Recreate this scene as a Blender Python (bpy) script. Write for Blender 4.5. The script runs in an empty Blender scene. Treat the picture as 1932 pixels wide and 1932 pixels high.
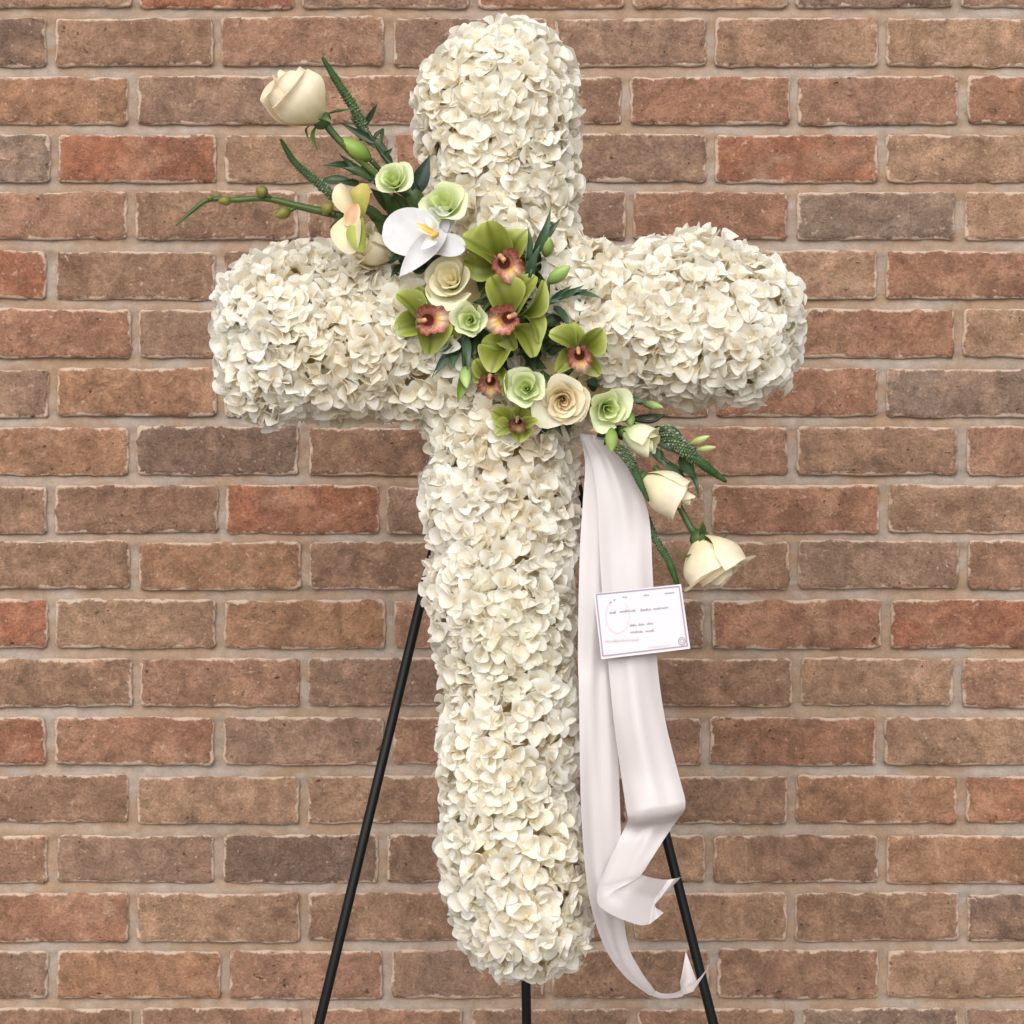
import bpy, math, random
import numpy as np
from mathutils import Vector, Matrix
R_ = math.radians
rng = np.random.default_rng(11)
random.seed(5)
sc = bpy.context.scene

# ---------------------------------------------------------------- camera
W, D, ZC = 1.217, 3.0, 1.10          # width of wall in frame, camera distance to wall, camera height
cam_d = bpy.data.cameras.new('camera'); cam = bpy.data.objects.new('camera', cam_d)
sc.collection.objects.link(cam); sc.camera = cam
cam.location = (0, -D, ZC); cam.rotation_euler = (R_(90), 0, 0)
cam_d.sensor_width = 36; cam_d.lens = 36*D/W; cam_d.clip_end = 200; cam_d.clip_start = .05

# ---------------------------------------------------------------- sky and sun (bright overcast)
EL, ROT = R_(36), R_(190)
wd = bpy.data.worlds.new('World'); sc.world = wd; wd.use_nodes = True
wn = wd.node_tree; bg = wn.nodes['Background']
sky = wn.nodes.new('ShaderNodeTexSky'); sky.sky_type = 'NISHITA'; sky.sun_disc = False
sky.sun_elevation = EL; sky.sun_rotation = ROT; sky.dust_density = 3.0; sky.altitude = 100
hs = wn.nodes.new('ShaderNodeHueSaturation'); hs.inputs['Saturation'].default_value = .07
wn.links.new(sky.outputs[0], hs.inputs['Color']); wn.links.new(hs.outputs[0], bg.inputs['Color'])
bg.inputs['Strength'].default_value = .10
sd = bpy.data.lights.new('sun', 'SUN'); so = bpy.data.objects.new('sun', sd); sc.collection.objects.link(so)
sd.energy = 1.45; sd.angle = R_(75); sd.color = (1, .965, .925)
dirv = Vector((math.sin(ROT)*math.cos(EL), math.cos(ROT)*math.cos(EL), math.sin(EL)))
so.rotation_euler = dirv.to_track_quat('Z', 'Y').to_euler(); so.location = dirv*6
sc.view_settings.view_transform = 'Standard'; sc.view_settings.look = 'None'
sc.view_settings.exposure = 0.74; sc.view_settings.gamma = 1; sc.view_settings.use_curve_mapping = False

# ---------------------------------------------------------------- helpers
C = sc.collection
def lin(c):
    return np.array([((v/255)/12.92 if v/255 <= .04045 else ((v/255+.055)/1.055)**2.4) for v in c])
def alb(c, k=1.0): return np.clip(lin(c)*k, 0, .9)
def Pw(x, y, d):                      # point of the picture grid at distance d in front of the wall
    u = (x-966)/1932*W/D; v = -(y-966)/1932*W/D; t = D-d
    return np.array([u*t, -d, ZC+v*t])
PA, PB = .66, .124                    # the cross leans back: d = PA - PB*z
def P(x, y, off=0.):
    u = (x-966)/1932*W/D; v = -(y-966)/1932*W/D
    d = (PA+off-PB*ZC-PB*v*D)/(1-PB*v); t = D-d
    return np.array([u*t, -d, ZC+v*t])
MPX = W/1932*(D-.64)/D                 # metres per picture unit near the flowers
NF = np.array([0, -1, PB]); NF /= np.linalg.norm(NF)
def nrm(v): v = np.asarray(v, float); return v/(np.linalg.norm(v)+1e-12)

def mesh_data(name, V, F, cols=None, smooth=True):
    me = bpy.data.meshes.new(name)
    me.from_pydata(np.asarray(V, float).tolist(), [], [tuple(int(i) for i in f) for f in F])
    if smooth: me.polygons.foreach_set('use_smooth', [True]*len(me.polygons))
    if cols is not None:
        a = me.color_attributes.new('Col', 'FLOAT_COLOR', 'POINT')
        c4 = np.ones((len(V), 4)); c4[:, :3] = cols
        a.data.foreach_set('color', c4.ravel())
    me.update(); return me
def add(name, me, mat=None, parent=None, loc=None):
    o = bpy.data.objects.new(name, me); C.objects.link(o)
    if mat and not me.materials: me.materials.append(mat)
    if parent: o.parent = parent
    if loc is not None: o.location = loc
    return o
def part(name, V, F, mat, parent, cols=None, smooth=True):
    """mesh given in world space, hung under a thing whose origin is parent.location"""
    o0 = np.array(parent['o0'])
    return add(name, mesh_data(name, np.asarray(V)-o0, F, cols, smooth), mat, parent)
def sub(name, V, F, mat, parent, cols=None, smooth=True):
    o0 = np.array(parent.parent['o0'])
    return add(name, mesh_data(name, np.asarray(V)-o0, F, cols, smooth), mat, parent)
def thing(name, label, cat, loc, group=None):
    o = bpy.data.objects.new(name, None); C.objects.link(o); o.location = loc
    o.empty_display_size = .02
    o['label'] = label; o['category'] = cat; o['o0'] = [float(v) for v in loc]
    if group: o['group'] = group
    return o
def join(parts):
    V, F, Cc, n = [], [], [], 0
    for p in parts:
        V.append(p[0]); F += [tuple(i+n for i in f) for f in p[1]]
        if len(p) > 2: Cc.append(p[2])
        n += len(p[0])
    return np.vstack(V), F, (np.vstack(Cc) if Cc else None)
def gridfaces(nv, nu, wrap=False):
    F = []
    for j in range(nv-1):
        for i in range(nu if wrap else nu-1):
            k = (i+1) % nu
            F.append((j*nu+i, j*nu+k, (j+1)*nu+k, (j+1)*nu+i))
    return F

# ---------------------------------------------------------------- materials
def nodes(m): return m.node_tree.nodes, m.node_tree.links
def mixc(n, l, fac, a, b, mode='MIX'):
    m = n.new('ShaderNodeMix'); m.data_type = 'RGBA'; m.blend_type = mode
    for s, v in ((0, fac), (6, a), (7, b)):
        if isinstance(v, (int, float)): m.inputs[s].default_value = v
        elif isinstance(v, (tuple, list, np.ndarray)): m.inputs[s].default_value = (*v[:3], 1)
        else: l.new(v, m.inputs[s])
    return m.outputs[2]
def petal_mat(name, rough=.55, transl=.25, spec=.25, var=.06, sheen=0., bump=.0, bscale=300, thru=(1, 1, 1)):
    m = bpy.data.materials.new(name); m.use_nodes = True
    n, l = nodes(m); bs = n['Principled BSDF']; out = n['Material Output']
    at = n.new('ShaderNodeAttribute'); at.attribute_name = 'Col'
    no = n.new('ShaderNodeTexNoise'); no.inputs['Scale'].default_value = 90; no.inputs['Detail'].default_value = 4
    ge = n.new('ShaderNodeNewGeometry'); l.new(ge.outputs['Position'], no.inputs['Vector'])
    mr = n.new('ShaderNodeMapRange'); mr.inputs[1].default_value = .3; mr.inputs[2].default_value = .7
    mr.inputs[3].default_value = 1-var; mr.inputs[4].default_value = 1+var*.5
    l.new(no.outputs['Fac'], mr.inputs[0])
    mx = n.new('ShaderNodeMix'); mx.data_type = 'RGBA'; mx.blend_type = 'MULTIPLY'; mx.inputs[0].default_value = 1
    l.new(at.outputs['Color'], mx.inputs[6]); l.new(mr.outputs[0], mx.inputs[7])
    l.new(mx.outputs[2], bs.inputs['Base Color'])
    bs.inputs['Roughness'].default_value = rough; bs.inputs['Specular IOR Level'].default_value = spec
    bs.inputs['Sheen Weight'].default_value = sheen
    if bump:
        nb = n.new('ShaderNodeTexNoise'); nb.inputs['Scale'].default_value = bscale; nb.inputs['Detail'].default_value = 3
        l.new(ge.outputs['Position'], nb.inputs['Vector'])
        bp = n.new('ShaderNodeBump'); bp.inputs['Strength'].default_value = bump; bp.inputs['Distance'].default_value = .001
        l.new(nb.outputs['Fac'], bp.inputs['Height']); l.new(bp.outputs[0], bs.inputs['Normal'])
    if transl:
        tr = n.new('ShaderNodeBsdfTranslucent'); l.new(mixc(n, l, 1., mx.outputs[2], thru, 'MULTIPLY'), tr.inputs['Color'])
        ms = n.new('ShaderNodeMixShader'); ms.inputs[0].default_value = transl
        l.new(bs.outputs[0], ms.inputs[1]); l.new(tr.outputs[0], ms.inputs[2]); l.new(ms.outputs[0], out.inputs['Surface'])
    return m
M_hyd = petal_mat('hydrangea_petal', .6, .46, .2, .05, bump=.2, bscale=260, thru=(1, .96, .895))
M_rose = petal_mat('rose_petal', .5, .32, .25, .08, sheen=.15, bump=.22, bscale=160, thru=(1, .93, .76))
M_orch = petal_mat('orchid_petal', .42, .15, .35, .10, bump=.15, bscale=200)
M_leaf = petal_mat('leaf', .42, .12, .4, .25, bump=.3, bscale=250)
M_spike = petal_mat('spike', .7, .05, .2, .3, bump=.3)
def plain(name, col, rough=.5, spec=.4, metal=0.):
    m = bpy.data.materials.new(name); m.use_nodes = True; b = m.node_tree.nodes['Principled BSDF']
    b.inputs['Base Color'].default_value = (*col, 1); b.inputs['Roughness'].default_value = rough
    b.inputs['Specular IOR Level'].default_value = spec; b.inputs['Metallic'].default_value = metal
    return m
def ramp(n, pts):
    r = n.new('ShaderNodeValToRGB'); e = r.color_ramp.elements
    e[0].position, e[0].color = pts[0][0], (*pts[0][1], 1); e[1].position, e[1].color = pts[1][0], (*pts[1][1], 1)
    for p, c in pts[2:]:
        x = e.new(p); x.color = (*c, 1)
    return r
def noise(n, l, vec, scale, detail=4, rough=.55, dist=0.):
    t = n.new('ShaderNodeTexNoise'); t.inputs['Scale'].default_value = scale; t.inputs['Detail'].default_value = detail
    t.inputs['Roughness'].default_value = rough; t.inputs['Distortion'].default_value = dist
    if vec is not None: l.new(vec, t.inputs['Vector'])
    return t
def maprange(n, l, v, a, b, c=0., d=1.):
    m = n.new('ShaderNodeMapRange')
    for i, q in enumerate((a, b, c, d)): m.inputs[1+i].default_value = q
    l.new(v, m.inputs[0]); return m.outputs[0]
def mathn(n, l, op, a, b=None):
    m = n.new('ShaderNodeMath'); m.operation = op
    for i, v in enumerate((a, b)):
        if v is None: continue
        if isinstance(v, (int, float)): m.inputs[i].default_value = v
        else: l.new(v, m.inputs[i])
    return m.outputs[0]

KB = .80                              # albedo factor from the measured brick tones
def brick_mat():
    m = bpy.data.materials.new('fired_brick'); m.use_nodes = True
    n, l = nodes(m); bs = n['Principled BSDF']
    ge = n.new('ShaderNodeNewGeometry'); oi = n.new('ShaderNodeObjectInfo')
    ofs = n.new('ShaderNodeVectorMath'); ofs.operation = 'ADD'
    l.new(ge.outputs['Position'], ofs.inputs[0])
    cmb = n.new('ShaderNodeCombineXYZ'); l.new(mathn(n, l, 'MULTIPLY', oi.outputs['Random'], 37.), cmb.inputs[0])
    l.new(mathn(n, l, 'MULTIPLY', oi.outputs['Random'], 11.), cmb.inputs[1]); l.new(cmb.outputs[0], ofs.inputs[1])
    v = ofs.outputs[0]
    base = oi.outputs['Color']
    big = noise(n, l, v, 13, 3, .5, .6)
    col = mixc(n, l, maprange(n, l, big.outputs['Fac'], .40, .68, 0, .55), base, alb((118, 90, 74), KB))
    big2 = noise(n, l, v, 19, 3, .55, .4)
    col = mixc(n, l, maprange(n, l, big2.outputs['Color'], .50, .72, 0, .5), col, alb((188, 150, 122), KB))
    mid = noise(n, l, v, 55, 5, .65, .5)
    col = mixc(n, l, 1., col, maprange(n, l, mid.outputs['Fac'], .30, .70, .74, 1.26), 'MULTIPLY')
    rid = noise(n, l, v, 26, 8, .78, 1.2)
    col = mixc(n, l, 1., col, maprange(n, l, rid.outputs['Fac'], .33, .67, .72, 1.30), 'MULTIPLY')
    fine = noise(n, l, v, 330, 3, .7)
    col = mixc(n, l, 1., col, maprange(n, l, fine.outputs['Fac'], .3, .7, .72, 1.26), 'MULTIPLY')
    sp = noise(n, l, v, 150, 2, .5)
    col = mixc(n, l, maprange(n, l, sp.outputs['Fac'], .66, .76, 0, .55), col, alb((206, 178, 156), KB))
    pit = noise(n, l, v, 120, 2, .5, .3)
    col = mixc(n, l, maprange(n, l, pit.outputs['Fac'], .30, .22, 0, .7), col, alb((84, 60, 46), KB))
    at = n.new('ShaderNodeAttribute'); at.attribute_name = 'Col'
    sx = n.new('ShaderNodeSeparateColor'); l.new(at.outputs['Color'], sx.inputs[0])
    lime = noise(n, l, v, 34, 6, .72, .8)
    e = mathn(n, l, 'ADD', mathn(n, l, 'MULTIPLY', sx.outputs[0], .50), lime.outputs['Fac'])
    col = mixc(n, l, maprange(n, l, e, .86, .96, 0, .85), col, alb((208, 184, 164), KB))
    blot = noise(n, l, v, 9, 5, .7, .8)
    col = mixc(n, l, maprange(n, l, blot.outputs['Fac'], .63, .74, 0, .35), col, alb((196, 170, 150), KB))
    l.new(col, bs.inputs['Base Color'])
    bs.inputs['Roughness'].default_value = .9; bs.inputs['Specular IOR Level'].default_value = .15
    b1 = n.new('ShaderNodeBump'); b1.inputs['Distance'].default_value = .005; b1.inputs['Strength'].default_value = .9
    h = mathn(n, l, 'ADD', mid.outputs['Fac'], mathn(n, l, 'MULTIPLY', fine.outputs['Fac'], .35))
    h = mathn(n, l, 'ADD', h, mathn(n, l, 'MULTIPLY', maprange(n, l, pit.outputs['Fac'], .30, .2, 0, -1), .6))
    l.new(h, b1.inputs['Height']); l.new(b1.outputs[0], bs.inputs['Normal'])
    return m
def mortar_mat():
    m = bpy.data.materials.new('mortar'); m.use_nodes = True
    n, l = nodes(m); bs = n['Principled BSDF']
    ge = n.new('ShaderNodeNewGeometry'); mp = n.new('ShaderNodeMapping'); mp.inputs['Scale'].default_value = (1, 1, 2.6)
    l.new(ge.outputs['Position'], mp.inputs['Vector'])
    a = noise(n, l, mp.outputs[0], 8.5, 4, .6, .7)
    col = mixc(n, l, maprange(n, l, a.outputs['Fac'], .42, .60), alb((190, 159, 133), KB*.70), alb((190, 174, 161), KB*.76))
    g = noise(n, l, ge.outputs['Position'], 70, 4, .6)
    col = mixc(n, l, 1., col, maprange(n, l, g.outputs['Fac'], .3, .7, .82, 1.12), 'MULTIPLY')
    f = noise(n, l, ge.outputs['Position'], 420, 3, .7)
    col = mixc(n, l, 1., col, maprange(n, l, f.outputs['Fac'], .3, .7, .88, 1.1), 'MULTIPLY')
    l.new(col, bs.inputs['Base Color']); bs.inputs['Roughness'].default_value = .95; bs.inputs['Specular IOR Level'].default_value = .1
    b = n.new('ShaderNodeBump'); b.inputs['Distance'].default_value = .002; b.inputs['Strength'].default_value = .7
    l.new(mathn(n, l, 'ADD', g.outputs['Fac'], mathn(n, l, 'MULTIPLY', f.outputs['Fac'], .4)), b.inputs['Height'])
    l.new(b.outputs[0], bs.inputs['Normal'])
    return m
M_brick, M_mortar = brick_mat(), mortar_mat()

# ---------------------------------------------------------------- ground
def ground_mat():
    m = bpy.data.materials.new('paving_concrete'); m.use_nodes = True
    n, l = nodes(m); bs = n['Principled BSDF']; ge = n.new('ShaderNodeNewGeometry')
    a = noise(n, l, ge.outputs['Position'], 3, 6, .6); f = noise(n, l, ge.outputs['Position'], 200, 3, .7)
    col = mixc(n, l, a.outputs['Fac'], (.27, .25, .225), (.36, .335, .305))
    col = mixc(n, l, 1., col, maprange(n, l, f.outputs['Fac'], .3, .7, .85, 1.12), 'MULTIPLY')
    l.new(col, bs.inputs['Base Color']); bs.inputs['Roughness'].default_value = .92
    b = n.new('ShaderNodeBump'); b.inputs['Distance'].default_value = .002; l.new(f.outputs['Fac'], b.inputs['Height']); l.new(b.outputs[0], bs.inputs['Normal'])
    return m
g = add('pavement', mesh_data('pavement', [(-30, -40, 0), (30, -40, 0), (30, .03, 0), (-30, .03, 0)], [(0, 1, 2, 3)]), ground_mat())
g['kind'] = 'structure'; g['label'] = 'pale concrete pavement at the foot of the brick wall'

# ---------------------------------------------------------------- brick wall
wall = thing('brick_wall', 'weathered brown and red brick wall with tan mortar behind the flowers', 'wall', (0, 0, 0))
# mortar bed: a sheet with struck, uneven joints
xs = np.arange(-1.0, 1.0001, .007); zs = np.arange(0, 1.9001, .0045)
gx, gz = np.meshgrid(xs, zs)
ph = rng.uniform(0, 6.28, 24); kx = rng.uniform(-60, 60, 24); kz = rng.uniform(-90, 90, 24)
nz_ = sum(np.sin(gx*kx[i]+gz*kz[i]+ph[i]) for i in range(24))/24
zr = ZC+(966-(35-11.5))*W/1932                    # middle of a bed joint; courses repeat every 110 units
fz = ((zr-gz)/(110*W/1932)+.5) % 1.0-.5           # 0 at the joint, negative above its middle
slope = np.clip(-fz/.09, -1, 1)*np.clip((.17-np.abs(fz))/.05, 0, 1)                    # struck joint: set back under the brick above, nearly flush below
gy = .0040+.0020*slope+nz_*.0022+rng.normal(0, .00035, gx.shape)
part('mortar_bed', np.c_[gx.ravel(), gy.ravel(), gz.ravel()], gridfaces(len(zs), len(xs)), M_mortar, wall)
part('wall_backing', [(-1, .012, 0), (1, .012, 0), (1, .012, 1.9), (-1, .012, 1.9), (-1, .1, 0), (1, .1, 0), (1, .1, 1.9), (-1, .1, 1.9)],
     [(3, 2, 1, 0), (4, 5, 6, 7), (0, 1, 5, 4), (2, 3, 7, 6), (1, 2, 6, 5), (3, 0, 4, 7)], M_mortar, wall, smooth=False)
BH = 91*W/1932
def brick_mesh(k):
    r = np.random.default_rng(100+k); Lr = .186
    ex = np.array([0, .0012, .003, .006, .011]); 
    X = np.r_[ex, np.linspace(.018, Lr-.018, 21), (Lr-ex)[::-1]]-Lr/2
    Z = np.r_[ex, np.linspace(.017, BH-.017, 5), (BH-ex)[::-1]]-BH/2
    nx, nz = len(X), len(Z); gx, gz = np.meshgrid(X, Z)
    dx = Lr/2-np.abs(gx); dz = BH/2-np.abs(gz); de = np.minimum(dx, dz)
    # rounded corners
    rc = .006; inx = np.clip(rc-dx, 0, rc); inz = np.clip(rc-dz, 0, rc); dd = np.hypot(inx, inz); f = np.where(dd > rc, rc/np.maximum(dd, 1e-9), 1)
    gx2 = np.sign(gx)*(np.abs(gx)-inx+inx*f); gz2 = np.sign(gz)*(np.abs(gz)-inz+inz*f)
    def wob(n, amp, s):
        t = np.linspace(0, 1, n); return sum(amp/(1+.35*q)*np.sin(t*6.28*q*r.uniform(.7, 1.3)+r.uniform(0, 6.28)) for q in range(1, 9))*s
    w = np.clip(1-de/.012, 0, 1)
    top, bot = wob(nx, .00062, 1), wob(nx, .00062, 1); lf, rt = wob(nz, .0006, 1), wob(nz, .0006, 1)
    gz2 = gz2+w*np.where(gz > 0, top[None, :], bot[None, :])+w*r.normal(0, .00025, gz.shape)
    gx2 = gx2+w*np.where(gx > 0, rt[:, None], lf[:, None])+w*r.normal(0, .00025, gz.shape)
    ee = np.clip(1-de/.005, 0, 1)
    gy = .0026*ee**2.4+r.normal(0, .00022, gx.shape)
    p1, p2 = r.uniform(20, 50, 2); gy = gy+.0007*np.sin(gx*p1+r.uniform(0, 6))*np.sin(gz*70+r.uniform(0, 6))
    for _ in range(3):                 # a few chips in the arris
        cx = r.uniform(-Lr/2, Lr/2); cz = r.choice([-1, 1])*BH/2; q = np.exp(-((gx-cx)**2+(gz-cz)**2)/(r.uniform(.004, .009)**2)); gy = gy+q*.0022
    V = np.c_[gx2.ravel(), gy.ravel(), gz2.ravel()]; F = gridfaces(nz, nx)
    edge = np.clip(1-de/.010, 0, 1).ravel(); cols = np.c_[edge, edge, edge]
    ring = [i for i in range(nx)]+[j*nx+nx-1 for j in range(1, nz)]+[(nz-1)*nx+i for i in range(nx-2, -1, -1)]+[j*nx for j in range(nz-2, 0, -1)]
    n0 = len(V); back = V[ring].copy(); back[:, 1] = .014; V = np.vstack([V, back]); cols = np.vstack([cols, np.ones((len(ring), 3))])
    m_ = len(ring)
    F = [f for f in F]+[(ring[(i+1) % m_], ring[i], n0+i, n0+(i+1) % m_) for i in range(m_)]
    return mesh_data('brick', V, F, cols)
BM = [brick_mesh(k) for k in range(18)]
PAL = dict(T=(160, 128, 103), B=(143, 112, 90), P=(154, 115, 94), R=(154, 94, 68), Q=(152, 107, 84), O=(160, 118, 88),
           G=(120, 106, 95), K=(106, 89, 79), M=(136, 110, 93), N=(136, 104, 84))
ROWS = [  # (top of row, joints, tones from left to right)
 (-75, (-60, 255, 562, 895, 1186, 1493, 1806, 2120), 'MTRMQTKM'), (35, (-215, 95, 410, 734, 1040, 1340, 1665, 1980), 'BKBPMMBT'),
 (145, (-65, 250, 573, 892, 1182, 1498, 1817, 2130), 'POMPNQPQ'), (255, (-215, 102, 417, 738, 1030, 1340, 1665, 1985), 'TGRTQMRT'),
 (364, (-70, 248, 571, 885, 1188, 1495, 1812, 2125), 'QPBBMQGT'), (475, (-220, 96, 415, 735, 1040, 1345, 1663, 1980), 'BRBBPTTQ'),
 (585, (-60, 254, 570, 885, 1190, 1500, 1810, 2125), 'TQMPBQQT'), (697, (-215, 100, 415, 735, 1040, 1345, 1665, 1980), 'PMOMBPQG'),
 (808, (-65, 250, 573, 885, 1185, 1495, 1815, 2130), 'BOKNTPBP'), (918, (-220, 95, 418, 723, 1040, 1335, 1668, 1985), 'RBNRMTQT'),
 (1023, (-62, 253, 575, 885, 1190, 1498, 1818, 2130), 'MBOBRTMP'), (1133, (-218, 97, 415, 735, 1040, 1335, 1672, 1985), 'GRTOPMQR'),
 (1244, (-60, 257, 573, 885, 1190, 1502, 1808, 2125), 'RBPMTBTP'), (1355, (-215, 95, 412, 733, 1040, 1332, 1660, 1975), 'TRQMPNQT'),
 (1465, (-65, 251, 573, 885, 1190, 1494, 1815, 2130), 'BNTTKBOR'), (1577, (-215, 99, 412, 722, 1040, 1338, 1665, 1980), 'OPMKMTBO'),
 (1687, (-63, 251, 573, 885, 1190, 1492, 1818, 2130), 'MQTBPTBK'), (1795, (-212, 100, 425, 730, 1035, 1345, 1665, 1985), 'QMOPMBNT'),
 (1905, (-58, 257, 578, 880, 1195, 1507, 1815, 2130), 'TNPPMBGM')]
rr = random.Random(3)
full = list(ROWS)
for k in range(1, 5):
    src = ROWS[k]; full.append((-75-110*k if True else 0, tuple(q+rr.uniform(-5, 5) for q in ROWS[k % 2].__getitem__(1)), ''.join(rr.choice('TBPRQOGMN') for _ in range(8))))
for k in range(1, 9):
    full.append((1905+110*k, tuple(q+rr.uniform(-5, 5) for q in ROWS[(18-k) % 2 and 1 or 2][1]), ''.join(rr.choice('TBPRQOGMN') for _ in range(8))))
nb = 0
for top, joints, tones in full:
    jl = [joints[0]-315]+list(joints)+[joints[-1]+315]
    tn = tones+rr.choice('TBPM')
    for i in range(len(jl)-1):
        x0, x1 = jl[i]+8.8+rr.uniform(-1.5, 1.5), jl[i+1]-8.8+rr.uniform(-1.5, 1.5)
        cx = (x0+x1)/2; L = (x1-x0)*W/1932
        c = Pw(cx, top+43.5+rr.uniform(-1.5, 1.5), 0)
        if abs(c[0])+L/2 > .995 or c[2]-BH/2 < .004 or c[2]+BH/2 > 1.9: continue
        o = add('brick', BM[rr.randrange(18)], M_brick, wall, (c[0], -.0012+rr.uniform(-.0012, .0012), c[2]))
        o.scale = (L/.186*(1 if rr.random() < .5 else -1), 1, 1+rr.uniform(-.02, .02))
        if o.scale[0] < 0: o.scale[0] = -o.scale[0]; o.rotation_euler = (0, math.pi, 0)
        o.rotation_euler[1] += R_(rr.uniform(-.35, .35))
        base = (lin(PAL[tn[i]])*.72+lin((152, 120, 102))*.28)*KB*.96*rr.uniform(.95, 1.08); o.color = (*base, 1); nb += 1

# ---------------------------------------------------------------- generic plant shapes
def blade(B, T, w, n, shape='ovate', cup=.2, bow=.0, fold=0., curl=0., c0=(.3, .4, .1), c1=None, ce=None, nu=7, nv=10, wave=0., seed=0, vein=None, stripes=0.):
    B, T = np.asarray(B, float), np.asarray(T, float); L = np.linalg.norm(T-B); el = (T-B)/L
    n = nrm(np.asarray(n, float)-np.dot(n, el)*el); ew = np.cross(el, n)
    t = np.linspace(0, 1, nv)[:, None]; u = np.linspace(-1, 1, nu)[None, :]
    if shape in ('hyd', 'oval', 'round'): t = 1-(1-t)**1.7
    if shape == 'ovate': f = np.sin(np.pi*np.clip(t*.93+.07, 0, 1)**.85)**.75
    elif shape == 'oval': f = np.clip(np.sin(np.pi*(t*.90+.08)**1.2), 0, 1)**.55
    elif shape == 'round': f = np.sqrt(np.clip(1-(2*(t*.94+.055)-1)**2, 0, 1))**.9
    elif shape == 'hyd': f = np.clip(np.sin(np.pi*(t*.90+.085)**1.15), 0, 1)**.62
    elif shape == 'obov': f = np.clip(np.sin(np.pi*(t*.86+.10)**1.5), 0, 1)**.65
    else: f = np.sin(np.pi*np.clip(t*.95+.05, 0, 1)**.7)**1.1
    f = f/f.max(); f[-1] = max(.02, f[-1, 0]*.35) if shape not in ('round', 'hyd', 'oval') else f[-1]
    r = np.random.default_rng(seed); p1, p2 = r.uniform(0, 6.28, 2)
    X = el*0+B+el*(L*t)[..., None]
    lat = (w/2)*f*u
    hgt = cup*w/2*(f*u)**2+bow*L*4*t*(1-t)+fold*np.abs(lat)-curl*L*np.clip((t-.55)/.45, 0, 1)**2
    hgt = hgt+wave*w*(np.sin(u*4+t*5+p1)*.6+np.sin(u*2.2-t*8+p2)*.4)*np.abs(u)**1.0*f
    V = X+ew*lat[..., None]+n*hgt[..., None]
    c0 = np.asarray(c0, float); c1 = c0 if c1 is None else np.asarray(c1, float)
    tt = np.broadcast_to(t, (nv, nu))[..., None]; col = c0*(1-tt)+c1*tt
    if ce is not None:
        e = (np.abs(np.broadcast_to(u, (nv, nu)))**4)[..., None]; e = np.maximum(e, tt**8); col = col*(1-e)+np.asarray(ce)*e
    if vein is not None:
        e = np.exp(-(np.broadcast_to(u, (nv, nu))/.18)**2)[..., None]*.7; col = col*(1-e)+np.asarray(vein)*e
    if stripes: col = col*(1+stripes*np.sin(np.broadcast_to(u, (nv, nu))*13)*np.broadcast_to(1-t*.6, (nv, nu)))[..., None]
    return V.reshape(-1, 3), gridfaces(nv, nu), np.clip(col, 0, .95).reshape(-1, 3)
def tube(pts, rad, col, nseg=8, smooth_n=0, cap=True):
    pts = np.asarray(pts, float); rad = np.asarray(rad, float)
    if smooth_n:
        pts, rad = cat(pts, smooth_n), np.interp(np.linspace(0, 1, (len(pts)-1)*smooth_n+1), np.linspace(0, 1, len(rad)), rad)
    n = len(pts); T = np.gradient(pts, axis=0); V = []
    a0 = np.array([0.2, -1, .1])
    for i in range(n):
        t = nrm(T[i]); s = nrm(np.cross(t, a0)); q = np.cross(t, s)
        for k in range(nseg):
            an = 6.28318*k/nseg; V.append(pts[i]+rad[i]*(math.cos(an)*s+math.sin(an)*q))
    F = gridfaces(n, nseg, True)
    if cap: F += [tuple(range(nseg))[::-1], tuple((n-1)*nseg+k for k in range(nseg))]
    col = np.asarray(col, float)
    if col.ndim == 1: cc = np.tile(col, (len(V), 1))
    else: cc = np.repeat(np.stack([np.interp(np.linspace(0, 1, n), np.linspace(0, 1, len(col)), col[:, k]) for k in range(3)], 1), nseg, 0)
    return np.array(V), F, cc
def cat(p, m):
    """Catmull-Rom through the points, m steps each"""
    p = np.asarray(p, float); q = np.vstack([2*p[0]-p[1], p, 2*p[-1]-p[-2]]); o = []
    for i in range(len(p)-1):
        a, b, c, d = q[i:i+4]
        for s in np.linspace(0, 1, m, endpoint=False):
            o.append(.5*((2*b)+(-a+c)*s+(2*a-5*b+4*c-d)*s*s+(-a+3*b-3*c+d)*s**3))
    o.append(p[-1]); return np.array(o)
def ellipsoid(B, T, w, c0, c1, n=10, m=9, ridges=0, pw=1.):
    """pointed bud from base B to tip T"""
    B, T = np.asarray(B), np.asarray(T); el = nrm(T-B); L = np.linalg.norm(T-B)
    s = nrm(np.cross(el, [.3, -1, .2])); q = np.cross(el, s); V, Cc = [], []
    for j in range(m):
        t = j/(m-1); r = w/2*max(.02, math.sin(math.pi*(t*.96+.03)**pw))**.8
        for k in range(n):
            a = 6.28318*k/n+t*.8; rr_ = r*(1+ridges*math.cos(3*a)); V.append(B+el*L*t+rr_*(math.cos(a)*s+math.sin(a)*q))
            Cc.append(np.asarray(c0)*(1-t)+np.asarray(c1)*t)
    return np.array(V), gridfaces(m, n, True)+[tuple(range(n))[::-1], tuple((m-1)*n+k for k in range(n))], np.array(Cc)
def frame(axis, up=(0, 0, 1)):
    z = nrm(axis); x = nrm(np.cross(up, z)); y = np.cross(z, x); return np.stack([x, y, z], 1)

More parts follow.
